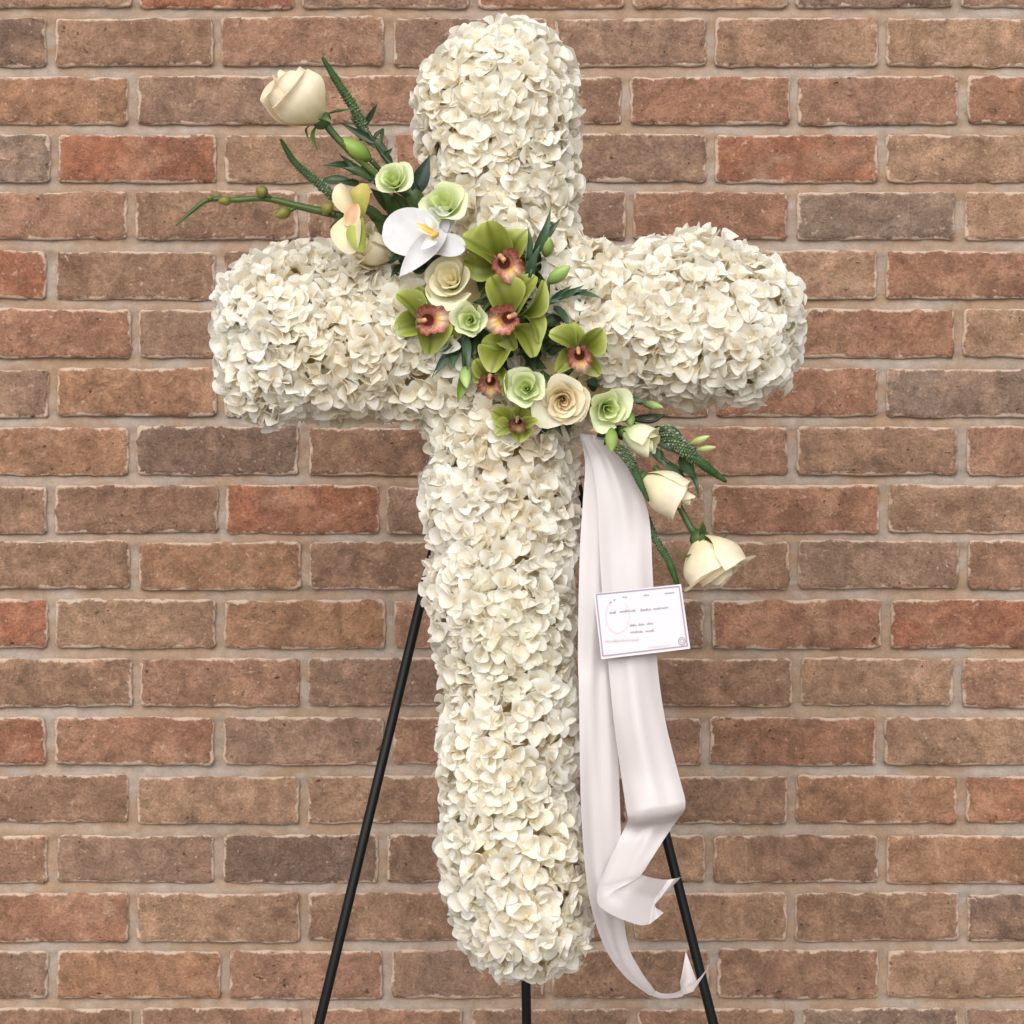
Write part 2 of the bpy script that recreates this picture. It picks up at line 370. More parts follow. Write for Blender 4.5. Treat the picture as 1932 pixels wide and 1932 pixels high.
# ---------------------------------------------------------------- the cross of hydrangeas
OUT = np.array([(850, 58), (900, 42), (985, 32), (1040, 46), (1083, 92), (1099, 150), (1104, 230), (1097, 300), (1098, 360), (1094, 425), (1112, 455), (1200, 450),
 (1280, 438), (1345, 433), (1420, 456), (1478, 500), (1512, 560), (1522, 620), (1511, 700), (1488, 748), (1435, 782), (1380, 776), (1280, 781), (1190, 775), (1125, 795),
 (1102, 835), (1098, 1000), (1092, 1300), (1094, 1500), (1106, 1600), (1120, 1700), (1128, 1778), (1090, 1822), (1030, 1850), (955, 1852), (895, 1826), (854, 1772),
 (839, 1730), (829, 1680), (831, 1620), (823, 1500), (819, 1400), (822, 1300), (811, 1220), (798, 1130), (807, 1040), (791, 940), (803, 850), (804, 806), (720, 802),
 (650, 810), (560, 806), (482, 810), (432, 765), (402, 690), (391, 600), (397, 540), (440, 482), (500, 458), (570, 449), (640, 462), (720, 472), (782, 440), (798, 340),
 (781, 280), (778, 200), (787, 150), (828, 82)], float)
def sdist(x, y):
    p = np.stack([x, y], -1)[:, None, :]; a = OUT[None]; b = np.roll(OUT, -1, 0)[None]
    ab = b-a; t = np.clip(((p-a)*ab).sum(-1)/(ab**2).sum(-1), 0, 1); dd = np.linalg.norm(p-(a+ab*t[..., None]), axis=-1).min(1)
    yi, yj = OUT[:, 1], np.roll(OUT, -1, 0)[:, 1]; xi, xj = OUT[:, 0], np.roll(OUT, -1, 0)[:, 0]
    cr = ((yi[None] > y[:, None]) != (yj[None] > y[:, None])) & (x[:, None] < (xj-xi)[None]*(y[:, None]-yi[None])/((yj-yi)[None]+1e-9)+xi[None])
    return np.where(cr.sum(1) % 2 == 1, dd, -dd)
HC, RR, INS = .078, 135., 23.
def height(x, y):
    d = np.clip(sdist(x, y)-INS, 0, RR)/RR
    return HC*np.sqrt(np.clip(1-(1-d)**2, 0, 1))
def Pv(x, y, off):
    u = (x-966)/1932*W/D; v = -(y-966)/1932*W/D
    d = (PA+off-PB*ZC-PB*v*D)/(1-PB*v); t = D-d
    return np.stack([u*t, -d, ZC+v*t], -1)
def surf(x, y, sgn=1.):
    h = height(x, y); p = Pv(x, y, sgn*h); e = 5.
    px = Pv(x+e, y, sgn*height(x+e, y))-Pv(x-e, y, sgn*height(x-e, y)); py = Pv(x, y+e, sgn*height(x, y+e))-Pv(x, y-e, sgn*height(x, y-e))
    n = np.cross(px, py); n /= np.linalg.norm(n, axis=1)[:, None]+1e-12
    n = np.where((n[:, 1:2]*sgn) > 0, -n, n)
    return p, n
# candidate points
NCAND = 75000
cx = rng.uniform(385, 1530, NCAND); cy = rng.uniform(25, 1855, NCAND); sg = np.where(rng.random(NCAND) < .72, 1., -1.)
sdv = sdist(cx, cy); k = (sdv > INS+1) & ((sg > 0) | (sdv < 110)); cx, cy, sg, sdv = cx[k], cy[k], sg[k], sdv[k]
pf, nf = surf(cx, cy, 1.); pb, nb_ = surf(cx, cy, -1.)
pos = np.where(sg[:, None] > 0, pf, pb); nor = np.where(sg[:, None] > 0, nf, nb_)
acc = rng.random(len(cx)) < np.clip(1/np.maximum(.12, np.abs(nor@NF)), 1, 6)/6*1.6
cx, cy, sg, pos, nor = cx[acc], cy[acc], sg[acc], pos[acc], nor[acc]
# hydrangea heads: spread-out centres over the front and sides
def poisson(p, r, idx=None):
    cell = {}; keep = []
    for i in (range(len(p)) if idx is None else idx):
        q = tuple((p[i]/r).astype(int)); ok = True
        for a in (-1, 0, 1):
            for b in (-1, 0, 1):
                for c in (-1, 0, 1):
                    for j in cell.get((q[0]+a, q[1]+b, q[2]+c), ()):
                        if ((p[i]-p[j])**2).sum() < r*r: ok = False; break
                    if not ok: break
                if not ok: break
            if not ok: break
        if ok: cell.setdefault(q, []).append(i); keep.append(i)
    return keep
hk = poisson(pos, .082, [i for i in range(len(pos)) if sg[i] > 0 and (nor[i]@NF) > .45])
hp, hn = pos[hk], nor[hk]; hc = hp-hn*.052
hid_all = np.argmin(((pos[:, None, :]-hp[None])**2).sum(-1), 1)
dist_h = np.sqrt(((pos-hp[hid_all])**2).sum(1))
bul = .009*np.clip(1-(dist_h/.055)**2, -.25, 1)
pos = pos+nor*(bul-.004)[:, None]*np.where(sg > 0, 1, .3)[:, None]
def seg(x, y, a, b):
    p = np.stack([x, y], -1); a, b = np.array(a, float), np.array(b, float); t = np.clip(((p-a)@(b-a))/((b-a)@(b-a)), 0, 1); return np.linalg.norm(p-a-t[:, None]*(b-a), axis=1)
push = np.clip(1.25-seg(cx, cy, (790, 440), (1115, 775))/70, 0, 1)*np.where(sg > 0, 1, 0)   # blossoms are pressed down under the spray
pos = pos-nor*(push*.036)[:, None]
fk = poisson(pos, .0102)
inner = pos-nor*.010; fk2 = poisson(inner, .0120, rng.permutation(len(pos)))               # a second layer lower down closes the gaps
fp, fn, fs, fh = np.vstack([pos[fk], inner[fk2]]), np.vstack([nor[fk], nor[fk2]]), np.r_[sg[fk], sg[fk2]], np.r_[hid_all[fk], hid_all[fk2]]
layer = np.r_[np.zeros(len(fk)), np.ones(len(fk2))]
cup_n = fp-hc[fh]; cup_n /= np.linalg.norm(cup_n, axis=1)[:, None]
fn = fn*.5+cup_n*.5; fn /= np.linalg.norm(fn, axis=1)[:, None]
# floret variants: four broad sepals round a button
WHITE, CREAM, GRN = np.array((.945, .928, .912)), np.array((.935, .895, .83)), np.array((.84, .75, .50))  # GRN: greenish petal base, pushed golden to paint warm shade into the gaps
def floret(k):
    r = np.random.default_rng(500+k); ps = []; style = k % 4
    off = r.uniform(0, 6.28)
    for q in range(4):
        a = off+q*1.5708+r.normal(0, .13); L = r.uniform(.0140, .0185)
        elv = R_(r.uniform(0, 35) if style < 2 else r.uniform(12, 52)); 
        if style == 3 and q % 2: elv = R_(r.uniform(40, 65))
        d = np.array([math.cos(a)*math.cos(elv), math.sin(a)*math.cos(elv), math.sin(elv)])
        n = np.array([-math.cos(a)*math.sin(elv), -math.sin(a)*math.sin(elv), math.cos(elv)])
        tw = r.normal(0, .45); n = n*math.cos(tw)+np.cross(d, n)*math.sin(tw)
        b = np.array([0, 0, .001+.0006*(q % 2)])
        ps.append(blade(b, b+d*L, L*r.uniform(.82, 1.12), n, 'hyd', cup=r.uniform(-.15, .75), bow=r.uniform(-.06, .16), fold=r.choice([0, 0, 0, .3]), curl=r.uniform(-.25, .35), wave=r.uniform(.02, .09),
                        c0=GRN*.7+CREAM*.3, c1=WHITE, ce=WHITE*.5+CREAM*.5, nu=6, nv=7, seed=k*7+q))
    ps.append(ellipsoid((0, 0, .0), (0, 0, .004), .0042, GRN, CREAM, 6, 5))
    return join(ps)
FV = [floret(k) for k in range(20)]
FC = [np.clip(f[2]*0+f[2], 0, .9) for f in FV]
TINT = [np.array([1., 1., 1.]), np.array([1., .985, .945]), np.array([.995, .97, .92]), np.array([.985, .98, .93]), np.array([1., .99, .975]), np.array([1., .945, .80])]
FMESH = {}
def floret_mesh(k, t):
    if (k, t) not in FMESH:
        FMESH[(k, t)] = mesh_data('floret', FV[k][0], FV[k][1], FC[k]*TINT[t]); FMESH[(k, t)].materials.append(M_hyd)
    return FMESH[(k, t)]
org = P(966, 1846, 0)
cross = thing('floral_cross', 'tall white hydrangea cross leaning on a black easel', 'flower cross', org)
# foam form under the blossoms
gxs = np.arange(370, 1546, 12.); gys = np.arange(10, 1866, 12.); GX, GY = np.meshgrid(gxs, gys)
sd_ = sdist(GX.ravel(), GY.ravel())-8
hh = np.where(sd_ > 0, height(GX.ravel(), GY.ravel())*.84-.010, 0); inside = sd_ > 26
vf = Pv(GX.ravel(), GY.ravel(), hh); vb = Pv(GX.ravel(), GY.ravel(), -hh*.75-.004)
Ff = [f for f in gridfaces(len(gys), len(gxs)) if all(inside[i] for i in f)]
NV_ = len(vf); used = {}
for f in Ff:
    for a, b in zip(f, f[1:]+f[:1]): used[(a, b)] = used.get((a, b), 0)+1
rim = [(a, b) for (a, b) in used if (b, a) not in used]
Fall = Ff+[tuple(i+NV_ for i in f[::-1]) for f in Ff]+[(b, a, a+NV_, b+NV_) for a, b in rim]
M_foam = plain('floral_foam', alb((206, 186, 140)), .9, .1)
part('foam_form', np.vstack([vf, vb]), Fall, M_foam, cross)
# which florets show largest: front-most, facing the camera, not under the spray
face = (fn@NF)*np.where(fs > 0, 1, -1)
nh = len(hp); order = []
vi = rng.integers(0, 20, len(fp)); ti = rng.choice(5, len(fp), p=[.34, .22, .12, .12, .20])
hw = rng.choice(5, nh, p=[.3, .25, .12, .13, .2]); ti = np.where(rng.random(len(fp)) < .55, hw[fh], ti); ti = np.where((layer == 1) & (rng.random(len(fp)) < .8), 5, ti)   # inner florets tinted creamier, painting golden shade into the depth of the heads
spin = rng.uniform(0, 6.28, len(fp)); tiltv = rng.normal(0, .34, (len(fp), 3)); scl = rng.uniform(.88, 1.14, len(fp))
Rm = []
for i in range(len(fp)):
    z = nrm(fn[i]+tiltv[i]); fr = frame(z, (0.3, 0.1, 1) if abs(z[2]) < .9 else (1, 0, 0)); c_, s_ = math.cos(spin[i]), math.sin(spin[i])
    Rm.append(fr@np.array([[c_, -s_, 0], [s_, c_, 0], [0, 0, 1]]))
per = max(4, 300//nh)
sing = set()
for h in range(nh):
    ids = [i for i in range(len(fp)) if fh[i] == h and fs[i] > 0 and layer[i] == 0]
    ids.sort(key=lambda i: -face[i]-3*(fp[i]@NF)); sing.update(ids[:per])
for h in range(nh):
    ids = [i for i in range(len(fp)) if fh[i] == h and i not in sing]
    parts_ = [(FV[vi[i]][0]*scl[i]@Rm[i].T+fp[i], FV[vi[i]][1], FC[vi[i]]*TINT[ti[i]]) for i in ids]
    if not parts_: continue
    V, F, cc = join(parts_)
    ho = part('hydrangea_head', V, F, M_hyd, cross, cc); ho['kind'] = 'stuff'
    for i in [i for i in sing if fh[i] == h]:
        o = add('floret', floret_mesh(int(vi[i]), int(ti[i])), M_hyd, ho)
        m4 = Matrix([[*(Rm[i][r]*scl[i]), fp[i][r]-org[r]] for r in range(3)]+[[0, 0, 0, 1]])
        o.matrix_local = m4
print('bricks', nb, 'heads', nh, 'florets', len(fp), 'single', len(sing))

# ---------------------------------------------------------------- easel
M_black = plain('black_steel', (.003, .003, .004), .5, .25)
eas = thing('display_easel', 'black metal three legged easel behind the flower cross', 'easel', (0, -.3, 0))
def on_easel(x, y):
    v = -(y-966)/1932*W/D; u = (x-966)/1932*W/D; b = .18/1.45
    d = (.57-b*ZC-b*v*D)/(1-b*v); t = D-d; return np.array([u*t, -d, ZC+v*t])
def leg_line(p1, p2):
    a, b = on_easel(*p1), on_easel(*p2); dirn = (b-a)/(b[2]-a[2]); top = a+dirn*(1.42-a[2]); bot = a+dirn*(.012-a[2]); return top, bot
l1 = leg_line((814, 1052), (602, 1932)); l2 = leg_line((1262, 1600), (1346, 1932))
for tp, bt in (l1, l2):
    lg = part('leg', *tube([tp, (tp+bt)/2, bt], [.0050]*3, (0, 0, 0), 12)[:2], M_black, eas)
    f = tube([bt+nrm(tp-bt)*.03, bt-nrm(tp-bt)*.012+np.array([0, 0, .003])], [.0085, .0085], (0, 0, 0), 12); sub('rubber_foot', f[0], f[1], plain('rubber', (.015, .015, .016), .8, .3), lg)
apex = (l1[0]+l2[0])/2+np.array([0, .015, 0]); cb = Pw(993, 1895, .24); dr = (cb-apex)/(cb[2]-apex[2]); bt = apex+dr*(.012-apex[2]); bt[1] = min(bt[1], -.03)
lg = part('leg', *tube([apex, cb, bt], [.0052]*3, (0, 0, 0), 12)[:2], M_black, eas)
hz = (l1[0]+l2[0])/2; part('hinge_bracket', *tube([l1[0]-np.array([.02, 0, 0]), l2[0]+np.array([.02, 0, 0])], [.008, .008], (0, 0, 0), 10)[:2], M_black, eas)
# ---------------------------------------------------------------- ribbon
def satin():
    m = bpy.data.materials.new('satin'); m.use_nodes = True
    n, l = nodes(m); b = n['Principled BSDF']; out = n['Material Output']
    ge = n.new('ShaderNodeNewGeometry'); w = noise(n, l, ge.outputs['Position'], 40, 3)
    col = mixc(n, l, w.outputs['Fac'], (.475, .428, .428), (.515, .468, .468)); l.new(col, b.inputs['Base Color'])
    b.inputs['Coat Weight'].default_value = .5; b.inputs['Coat Roughness'].default_value = .22; b.inputs['Roughness'].default_value = .33; b.inputs['Specular IOR Level'].default_value = .6; b.inputs['Sheen Weight'].default_value = .25
    fi = n.new('ShaderNodeTexWave'); fi.inputs['Scale'].default_value = 420; fi.inputs['Distortion'].default_value = .6; fi.bands_direction = 'Z'
    l.new(ge.outputs['Position'], fi.inputs['Vector'])
    bp = n.new('ShaderNodeBump'); bp.inputs['Strength'].default_value = .06; bp.inputs['Distance'].default_value = .0005
    l.new(fi.outputs['Fac'], bp.inputs['Height']); l.new(bp.outputs[0], b.inputs['Normal'])
    tr = n.new('ShaderNodeBsdfTranslucent'); l.new(col, tr.inputs['Color']); ms = n.new('ShaderNodeMixShader'); ms.inputs[0].default_value = .18
    l.new(b.outputs[0], ms.inputs[1]); l.new(tr.outputs[0], ms.inputs[2]); l.new(ms.outputs[0], out.inputs['Surface'])
    return m
M_satin = satin()
def A(px, py): return (1014.3+.3*px, 772.8+.3*py)          # picture grids read off the two halves of the ribbon
def Bq(px, py): return (1014.3+.325*px, 1304.1+.325*py)
def strip(rows, tipL, tipR, notch, nu=13, sub_=8, sag=.004, wr=.0012, seed=1):
    """rows: ((xl,yl),(xr,yr),offL,offR) in picture units with depth; ends in a fishtail"""
    Lp = np.array([P(*r[0], r[2]) for r in rows]); Rp = np.array([P(*r[1], r[3]) for r in rows])
    Lp, Rp = cat(Lp, sub_), cat(Rp, sub_); n = len(Lp); r_ = np.random.default_rng(seed)
    u = np.linspace(0, 1, nu); V = []
    mids = (Lp+Rp)/2; tv = np.gradient(mids, axis=0); ph = r_.uniform(0, 6.28, 6)
    for i in range(n):
        wv = Rp[i]-Lp[i]; nn = np.cross(wv, tv[i]); nn = nn/(np.linalg.norm(nn)+1e-9)
        if nn[1] > 0: nn = -nn
        s = i/n
        for k in range(nu):
            b = sag*math.sin(math.pi*u[k])*math.sin(3.1*s*2+ph[0])+wr*(math.sin(9*u[k]+14*s+ph[1])+.6*math.sin(17*u[k]-9*s+ph[2]))
            b *= min(1, np.linalg.norm(wv)/.03)
            V.append(Lp[i]+wv*u[k]+nn*b)
    V = np.array(V); F = gridfaces(n, nu)
    # fishtail: last row pulled out to two tips with a notch between
    tL, tR, nt = P(*tipL[:2], tipL[2]), P(*tipR[:2], tipR[2]), P(*notch[:2], notch[2]); base = V[-nu:].copy(); m = 7
    for j in range(1, m+1):
        s = j/m
        for k in range(nu):
            e = tL+(nt-tL)*(u[k]*2) if u[k] <= .5 else nt+(tR-nt)*(u[k]*2-1)
            V = np.vstack([V, base[k]*(1-s)+e*s+NF*.003*math.sin(math.pi*s)])
    F = gridfaces(n+m, nu); return V, F
rib = thing('satin_ribbon', 'white satin ribbon with two long tails hanging beside the column', 'ribbon', P(1110, 830, .06))
o = .074
back = [(A(262, 150), A(420, 170), o-.012, o-.012), (A(298, 330), A(480, 330), o-.016, o-.016), (A(286, 560), A(560, 560), o-.016, o-.018), (A(268, 850), A(600, 850), o-.014, o-.018),
        (A(258, 1200), A(590, 1200), o-.012, o-.018), (A(254, 1560), A(520, 1560), o-.012, o-.016), (Bq(240, 0), Bq(455, 0), o-.010, o-.012), (Bq(245, 400), Bq(470, 400), o-.010, o-.012),
        (Bq(253, 700), Bq(480, 700), o-.010, o-.012), (Bq(278, 1050), Bq(487, 1000), o-.012, o-.014), (Bq(320, 1290), Bq(497, 1280), o-.010, o-.018), (Bq(400, 1500), Bq(530, 1490), o-.004, o-.024),
        (Bq(500, 1640), Bq(588, 1610), o+.002, o-.030), (Bq(600, 1727), Bq(645, 1695), o+.006, o-.034), (Bq(690, 1778), Bq(700, 1752), o+.008, o-.034), (Bq(770, 1780), Bq(770, 1755), o+.010, o-.026),
        (Bq(840, 1768), Bq(826, 1738), o+.010, o-.018), (Bq(905, 1745), Bq(826, 1690), o+.010, o-.014)]
V, F = strip(back, (*Bq(1018, 1560), o+.012), (*Bq(860, 1510), o-.020), (*Bq(926, 1690), o-.004), seed=3, sag=.004, wr=.0006)
part('ribbon_tail', V, F, M_satin, rib)
front = [(A(275, 165), A(415, 195), o+.002, o+.002), (A(330, 300), A(520, 300), o-.004, o+.004), (A(362, 450), A(622, 450), o-.004, o+.005), (A(378, 600), A(683, 600), o-.003, o+.004),
         (A(385, 780), A(711, 760), o-.002, o+.001), (A(395, 1000), A(722, 1000), o-.001, o), (A(418, 1300), A(737, 1300), o-.001, o), (A(440, 1560), A(751, 1560), o, o),
         (Bq(425, 0), Bq(714, 0), o, o), (Bq(448, 220), Bq(752, 220), o, o+.002), (Bq(484, 480), Bq(818, 480), o, o+.004), (Bq(508, 640), Bq(853, 610), o+.004, o+.008),
         (Bq(519, 712), Bq(858, 655), o+.006, o+.009), (Bq(524, 742), Bq(852, 690), o+.003, o+.006), (Bq(520, 758), Bq(834, 716), o-.006, o-.003), (Bq(506, 792), Bq(806, 756), o-.013, o-.012), (Bq(470, 870), Bq(740, 850), o-.012, o-.012), (Bq(415, 985), Bq(670, 960), o-.002, o-.004),
         (Bq(368, 1095), Bq(614, 1048), o+.008, o+.006), (Bq(350, 1150), Bq(604, 1062), o+.014, o+.011), (Bq(344, 1205), Bq(604, 1067), o+.019, o+.013), (Bq(366, 1254), Bq(612, 1070), o+.021, o+.012), (Bq(460, 1312), Bq(648, 1080), o+.022, o+.010),
         (Bq(590, 1357), Bq(715, 1092), o+.016, o+.004), (Bq(650, 1352), Bq(760, 1094), o+.010, o)]
V, F = strip(front, (*Bq(732, 1286), o+.006), (*Bq(832, 1080), o-.004), (*Bq(676, 1248), o+.002), seed=5, sag=.006, wr=.0006)
part('ribbon_tail', V, F, M_satin, rib)

# ---------------------------------------------------------------- message card
M_card = plain('card_stock', (.56, .535, .56), .5, .3); M_line = plain('card_line', alb((150, 137, 150)), .6, .2)
M_ink = plain('card_ink', alb((156, 142, 154)), .6, .2); M_pale = plain('card_pale_print', alb((206, 182, 186)), .6, .2); M_gr = plain('card_grey_print', alb((150, 138, 150)), .6, .2)
oc = o+.016
cq = [P(1120.2, 1119.7, oc), P(1285, 1102, oc), P(1302.4, 1223.8, oc), P(1134.6, 1243.9, oc)]
card = thing('message_card', 'small white printed sympathy card pinned to the ribbon', 'card', cq[3])
cn = nrm(np.cross(cq[1]-cq[0], cq[3]-cq[0])); cn = cn if cn[1] < 0 else -cn
def cp(px, py, h=0.):                  # card face: px, py in the grid of the enlarged card
    x = (1140+.11905*px)*.966; y = (1130+.11905*py)*.966
    p = P(x, y, oc); q = p-cn*np.dot(p-cq[0], cn); return q+cn*h
ca = np.array(cq); part('card_board', np.vstack([ca, ca-cn*.0007]), [(0, 1, 2, 3), (7, 6, 5, 4), (0, 4, 5, 1), (1, 5, 6, 2), (2, 6, 7, 3), (3, 7, 4, 0)], M_card, card, smooth=False)
def line(pts, w, h=.0003):
    V, F = [], []
    pts = np.array([cp(*p, h) for p in pts]); T = np.gradient(pts, axis=0)
    for i in range(len(pts)):
        s = nrm(np.cross(T[i], cn)); V += [pts[i]-s*w/2, pts[i]+s*w/2]
    return np.array(V), [(2*i, 2*i+1, 2*i+3, 2*i+2) for i in range(len(pts)-1)]
def lines(name, L, mat):
    V, F, _ = join(L); part(name, V, F, mat, card, smooth=False)
bd = [(205, 262), (1565, 130), (1700, 1105), (315, 1272)]
lines('border_line', [line([bd[i], bd[(i+1) % 4]], .0013, .0003) for i in range(4)], M_line)
ew = random.Random(8)
def word(x0, y0, x1, y1, hgt):
    n = max(4, int((x1-x0)/13)); pts = []
    for i in range(n*2+1):
        t = i/(n*2); up = (i % 2)*hgt*(1.6 if ew.random() < .16 else .8+.3*ew.random()); pts.append((x0+(x1-x0)*t+(6 if i % 2 else 0), y0+(y1-y0)*t-up))
    return line(pts, .0008, .0003)
lines('lettering', [word(430, 580, 525, 572, 28), word(590, 560, 845, 540, 28), word(930, 538, 1105, 520, 28), word(1140, 516, 1385, 488, 28)], M_ink)
lines('lettering', [word(755, 785, 860, 780, 26), word(900, 772, 990, 766, 26), word(1035, 758, 1135, 748, 26), word(765, 895, 965, 885, 26), word(1015, 880, 1150, 866, 26)], M_ink)
lines('lettering', [word(640, 318, 710, 312, 18), word(985, 290, 1065, 280, 18), word(1330, 255, 1480, 240, 20), word(420, 405, 450, 402, 18), word(490, 360, 515, 358, 18)], M_gr)
lines('pale_print', [word(350, 1050, 900, 1020, 36), word(1060, 1140, 1420, 1105, 14)], M_pale)
lines('oval_emblem', [line([(555+195*math.cos(a), 620+275*math.sin(a)) for a in np.linspace(-.9, math.pi+.9, 40)], .0011)], M_pale)
lines('round_seal', [line([(1610+55*math.cos(a), 1030+62*math.sin(a)) for a in np.linspace(0, 6.2832, 24)], .0010), line([(1610+28*math.cos(a), 1030+32*math.sin(a)) for a in np.linspace(0, 6.2832, 16)], .0006)], M_gr)

# ---------------------------------------------------------------- roses and lisianthus
def rpetal(Rr, H, th, half, flare, curl, seed, c0, c1, ruff=0., nu=11, nv=11, base=.25, sp=.07, cone=0.):
    r = np.random.default_rng(seed); t = np.linspace(0, 1, nv)[:, None]; u = np.linspace(-1, 1, nu)[None, :]; p = r.uniform(0, 6.28, 3)
    tt = t*(1-.17*np.abs(u)**2.6+.02*np.sin(3*u+p[0])); wf = .5+.5*np.clip(t/.55, 0, 1)**.8
    a = th+half*u*wf
    rr_ = Rr*(base+(1-base)*np.sin(np.pi/2*np.clip(tt/.6, 0, 1)))
    rr_ = rr_*(1-cone)+cone*Rr*(.04+.96*np.clip(tt, 0, 1)**.75)
    s = np.clip((tt-.55)/.45, 0, 1); rr_ = rr_+Rr*flare*s**1.6
    rr_ = rr_*(1+sp*u)
    z = H*tt; s2 = np.clip((tt-.80)/.20, 0, 1); rr_ = rr_+Rr*curl*s2**2; z = z-H*.35*curl*s2**2
    rr_ = rr_+Rr*ruff*np.sin(6*u+p[1])*t**3; z = z+H*ruff*.6*np.sin(5*u+p[2])*t**3
    V = np.stack([rr_*np.cos(a), rr_*np.sin(a), z*np.ones_like(a)], -1).reshape(-1, 3)
    w = np.broadcast_to(np.clip(t*1.5, 0, 1), a.shape).reshape(-1, 1)
    cc = np.asarray(c0)*(1-w)+np.asarray(c1)*w; e = (np.broadcast_to(np.clip((t-.86)/.14, 0, 1), a.shape)*np.clip(.55+.45*np.sin(4*u+p[1]), 0, 1)).reshape(-1, 1)*.45
    return V, gridfaces(nv, nu), cc*(1-e)+cc*np.array([.95, .86, .68])*e
def rings(spec, seed, c0, c1, cin=None):
    """petals wound outwards by the golden angle; spec: count, inner radius, (flare in, out), (curl in, out), ruffle, dome, half angle (in, out)"""
    n, r0, fl, cu, ru, dome, ha, cone = spec; r = random.Random(seed); out = []; a = r.uniform(0, 6.28); cin = c1 if cin is None else cin
    for k in range(n):
        q = k/(n-1); Rr = r0+(1-r0)*q**1.05; a += 2.399+r.uniform(-.4, .4); f = fl[0]+(fl[1]-fl[0])*q
        cb_ = np.asarray(cin)*(1-q)+np.asarray(c0)*q; ca_ = np.asarray(cin)*(1-q)*1.0+np.asarray(c1)*q
        V, F, cc = rpetal(Rr*r.uniform(.94, 1.06), (1-dome*Rr**2)*r.uniform(.90, 1.07), a, ha[0]+(ha[1]-ha[0])*q, f+r.uniform(-.07, .07), (cu[0]+(cu[1]-cu[0])*q)*r.uniform(.4, 1.7), seed*50+k, cb_, ca_, ru*r.uniform(.5, 1.4), sp=.10+.10*(1-q), cone=cone)
        sh = .05*(1-q)*np.array([math.cos(seed), math.sin(seed), 0]); w = V[:, 2:3]
        out.append((V+sh*w+np.array([r.gauss(0, .012), r.gauss(0, .012), 0])*w, F, cc))
    return out
BUD = (12, .14, (-.75, -.18), (.0, .32), .014, .06, (1.5, 1.15), 0.)
HALF = (12, .10, (-.55, -.02), (.02, .30), .025, .12, (1.5, 1.1), 0.)
CUP = (10, .12, (-.10, .02), (.04, .20), .035, .28, (1.5, 1.25), .82)
OPEN = (23, .05, (-.08, .06), (.06, .24), .045, .36, (1.25, 1.15), .88)
LISI = (10, .10, (-.05, .10), (.06, .20), .10, .20, (1.4, 1.15), .7)
SG = 'flowers of the diagonal spray'
GLEAF, GDARK, GLIME = alb((92, 116, 52)), alb((54, 74, 44)), alb((150, 166, 70))
def flower(name, label, cat_, base, axis, Rm_, Hm, spec, seed, c0, c1, cin=None, calyx=False, mat=None, stem=None, sepal_len=.75):
    b = np.asarray(base); fr = frame(axis); t = thing(name, label, cat_, b, SG)
    for V, F, cc in rings(spec, seed, c0, c1, cin):
        part('petal', (V*np.array([Rm_, Rm_, Hm]))@fr.T+b, F, mat or M_rose, t, cc)
    ax = nrm(axis)
    V, F, cc = ellipsoid(b-ax*Rm_*.34, b+ax*Rm_*.30, Rm_*.64, GDARK, GLEAF); part('receptacle', V, F, M_leaf, t, cc)
    if calyx:
        r = random.Random(seed)
        for i in range(5):
            a = i*1.2566+r.uniform(-.2, .2); d = fr@np.array([math.cos(a), math.sin(a), 0]); dn = r.uniform(-.6, .35)
            B_ = b+d*Rm_*.22; T_ = b+d*Rm_*(.85+.25*r.random())+ax*Rm_*dn
            V, F, cc = blade(B_, T_, Rm_*.28, ax, 'lance', cup=.5, bow=r.uniform(-.1, .3), curl=r.uniform(-.2, .5), c0=GDARK, c1=GLEAF, nu=5, nv=8); part('sepal', V, F, M_leaf, t, cc)
    if stem is not None:
        V, F, cc = tube(np.vstack([b-ax*Rm_*.2]+[np.asarray(s)[None] for s in stem]), np.linspace(.0038, .0030, len(stem)+1), np.stack([GDARK, GLEAF*.9]), 8, 6); part('stem', V, F, M_leaf, t, cc)
    return t
def ax2(dx, dy, toward): return np.array([dx, -toward, -dy])      # axis from picture direction plus lean towards the viewer
IV0, IV1, IV2 = alb((226, 214, 168)), alb((240, 230, 208)), alb((238, 222, 182))
PE0, PE1, PE2 = alb((250, 232, 200)), alb((252, 240, 218)), alb((250, 224, 186))
LG0, LG1, LG2 = alb((206, 222, 150)), alb((232, 240, 206)), alb((206, 222, 140))
px = MPX
S = .100                                 # how far the spray stands out from the middle of the cross
flower('rose', 'large ivory rose bud on its stem at the top left of the spray', 'rose', P(606, 226, S+.02), ax2(-.70, -.62, .25), 61*px, 120*px, BUD, 3, IV0, IV1, calyx=True, stem=[P(632, 256, S+.016), P(668, 292, S+.010), P(735, 352, S-.01)])
flower('rose', 'ivory rose hanging lowest at the right end of the spray', 'rose', P(1320, 1016, S-.02), ax2(.48, .78, .14), 61*px, 106*px, HALF, 4, IV0, IV1, calyx=True, stem=[P(1303, 995, S-.02), P(1283, 958, S-.022), P(1235, 880, S-.02)])
flower('rose', 'ivory rose seen from the side half behind the ribbon top', 'rose', P(1212, 902, S-.015), ax2(.85, .42, .12), 47*px, 104*px, HALF, 9, IV0, IV1, stem=[P(1190, 880, S-.03), P(1170, 850, S-.03)])
flower('rose', 'pale yellow rose under the white orchid', 'rose', P(858, 540, S-.018), ax2(-.25, -.28, .95), 50*px, 60*px, CUP, 6, alb((246, 234, 200)), alb((250, 240, 214)), cin=alb((250, 236, 202)))
flower('rose', 'open peach rose with swirling centre above the ribbon top', 'rose', P(1062, 752, S-.015), ax2(.0, .20, .97), 47*px, 58*px, OPEN, 7, PE0, PE1, cin=PE2)
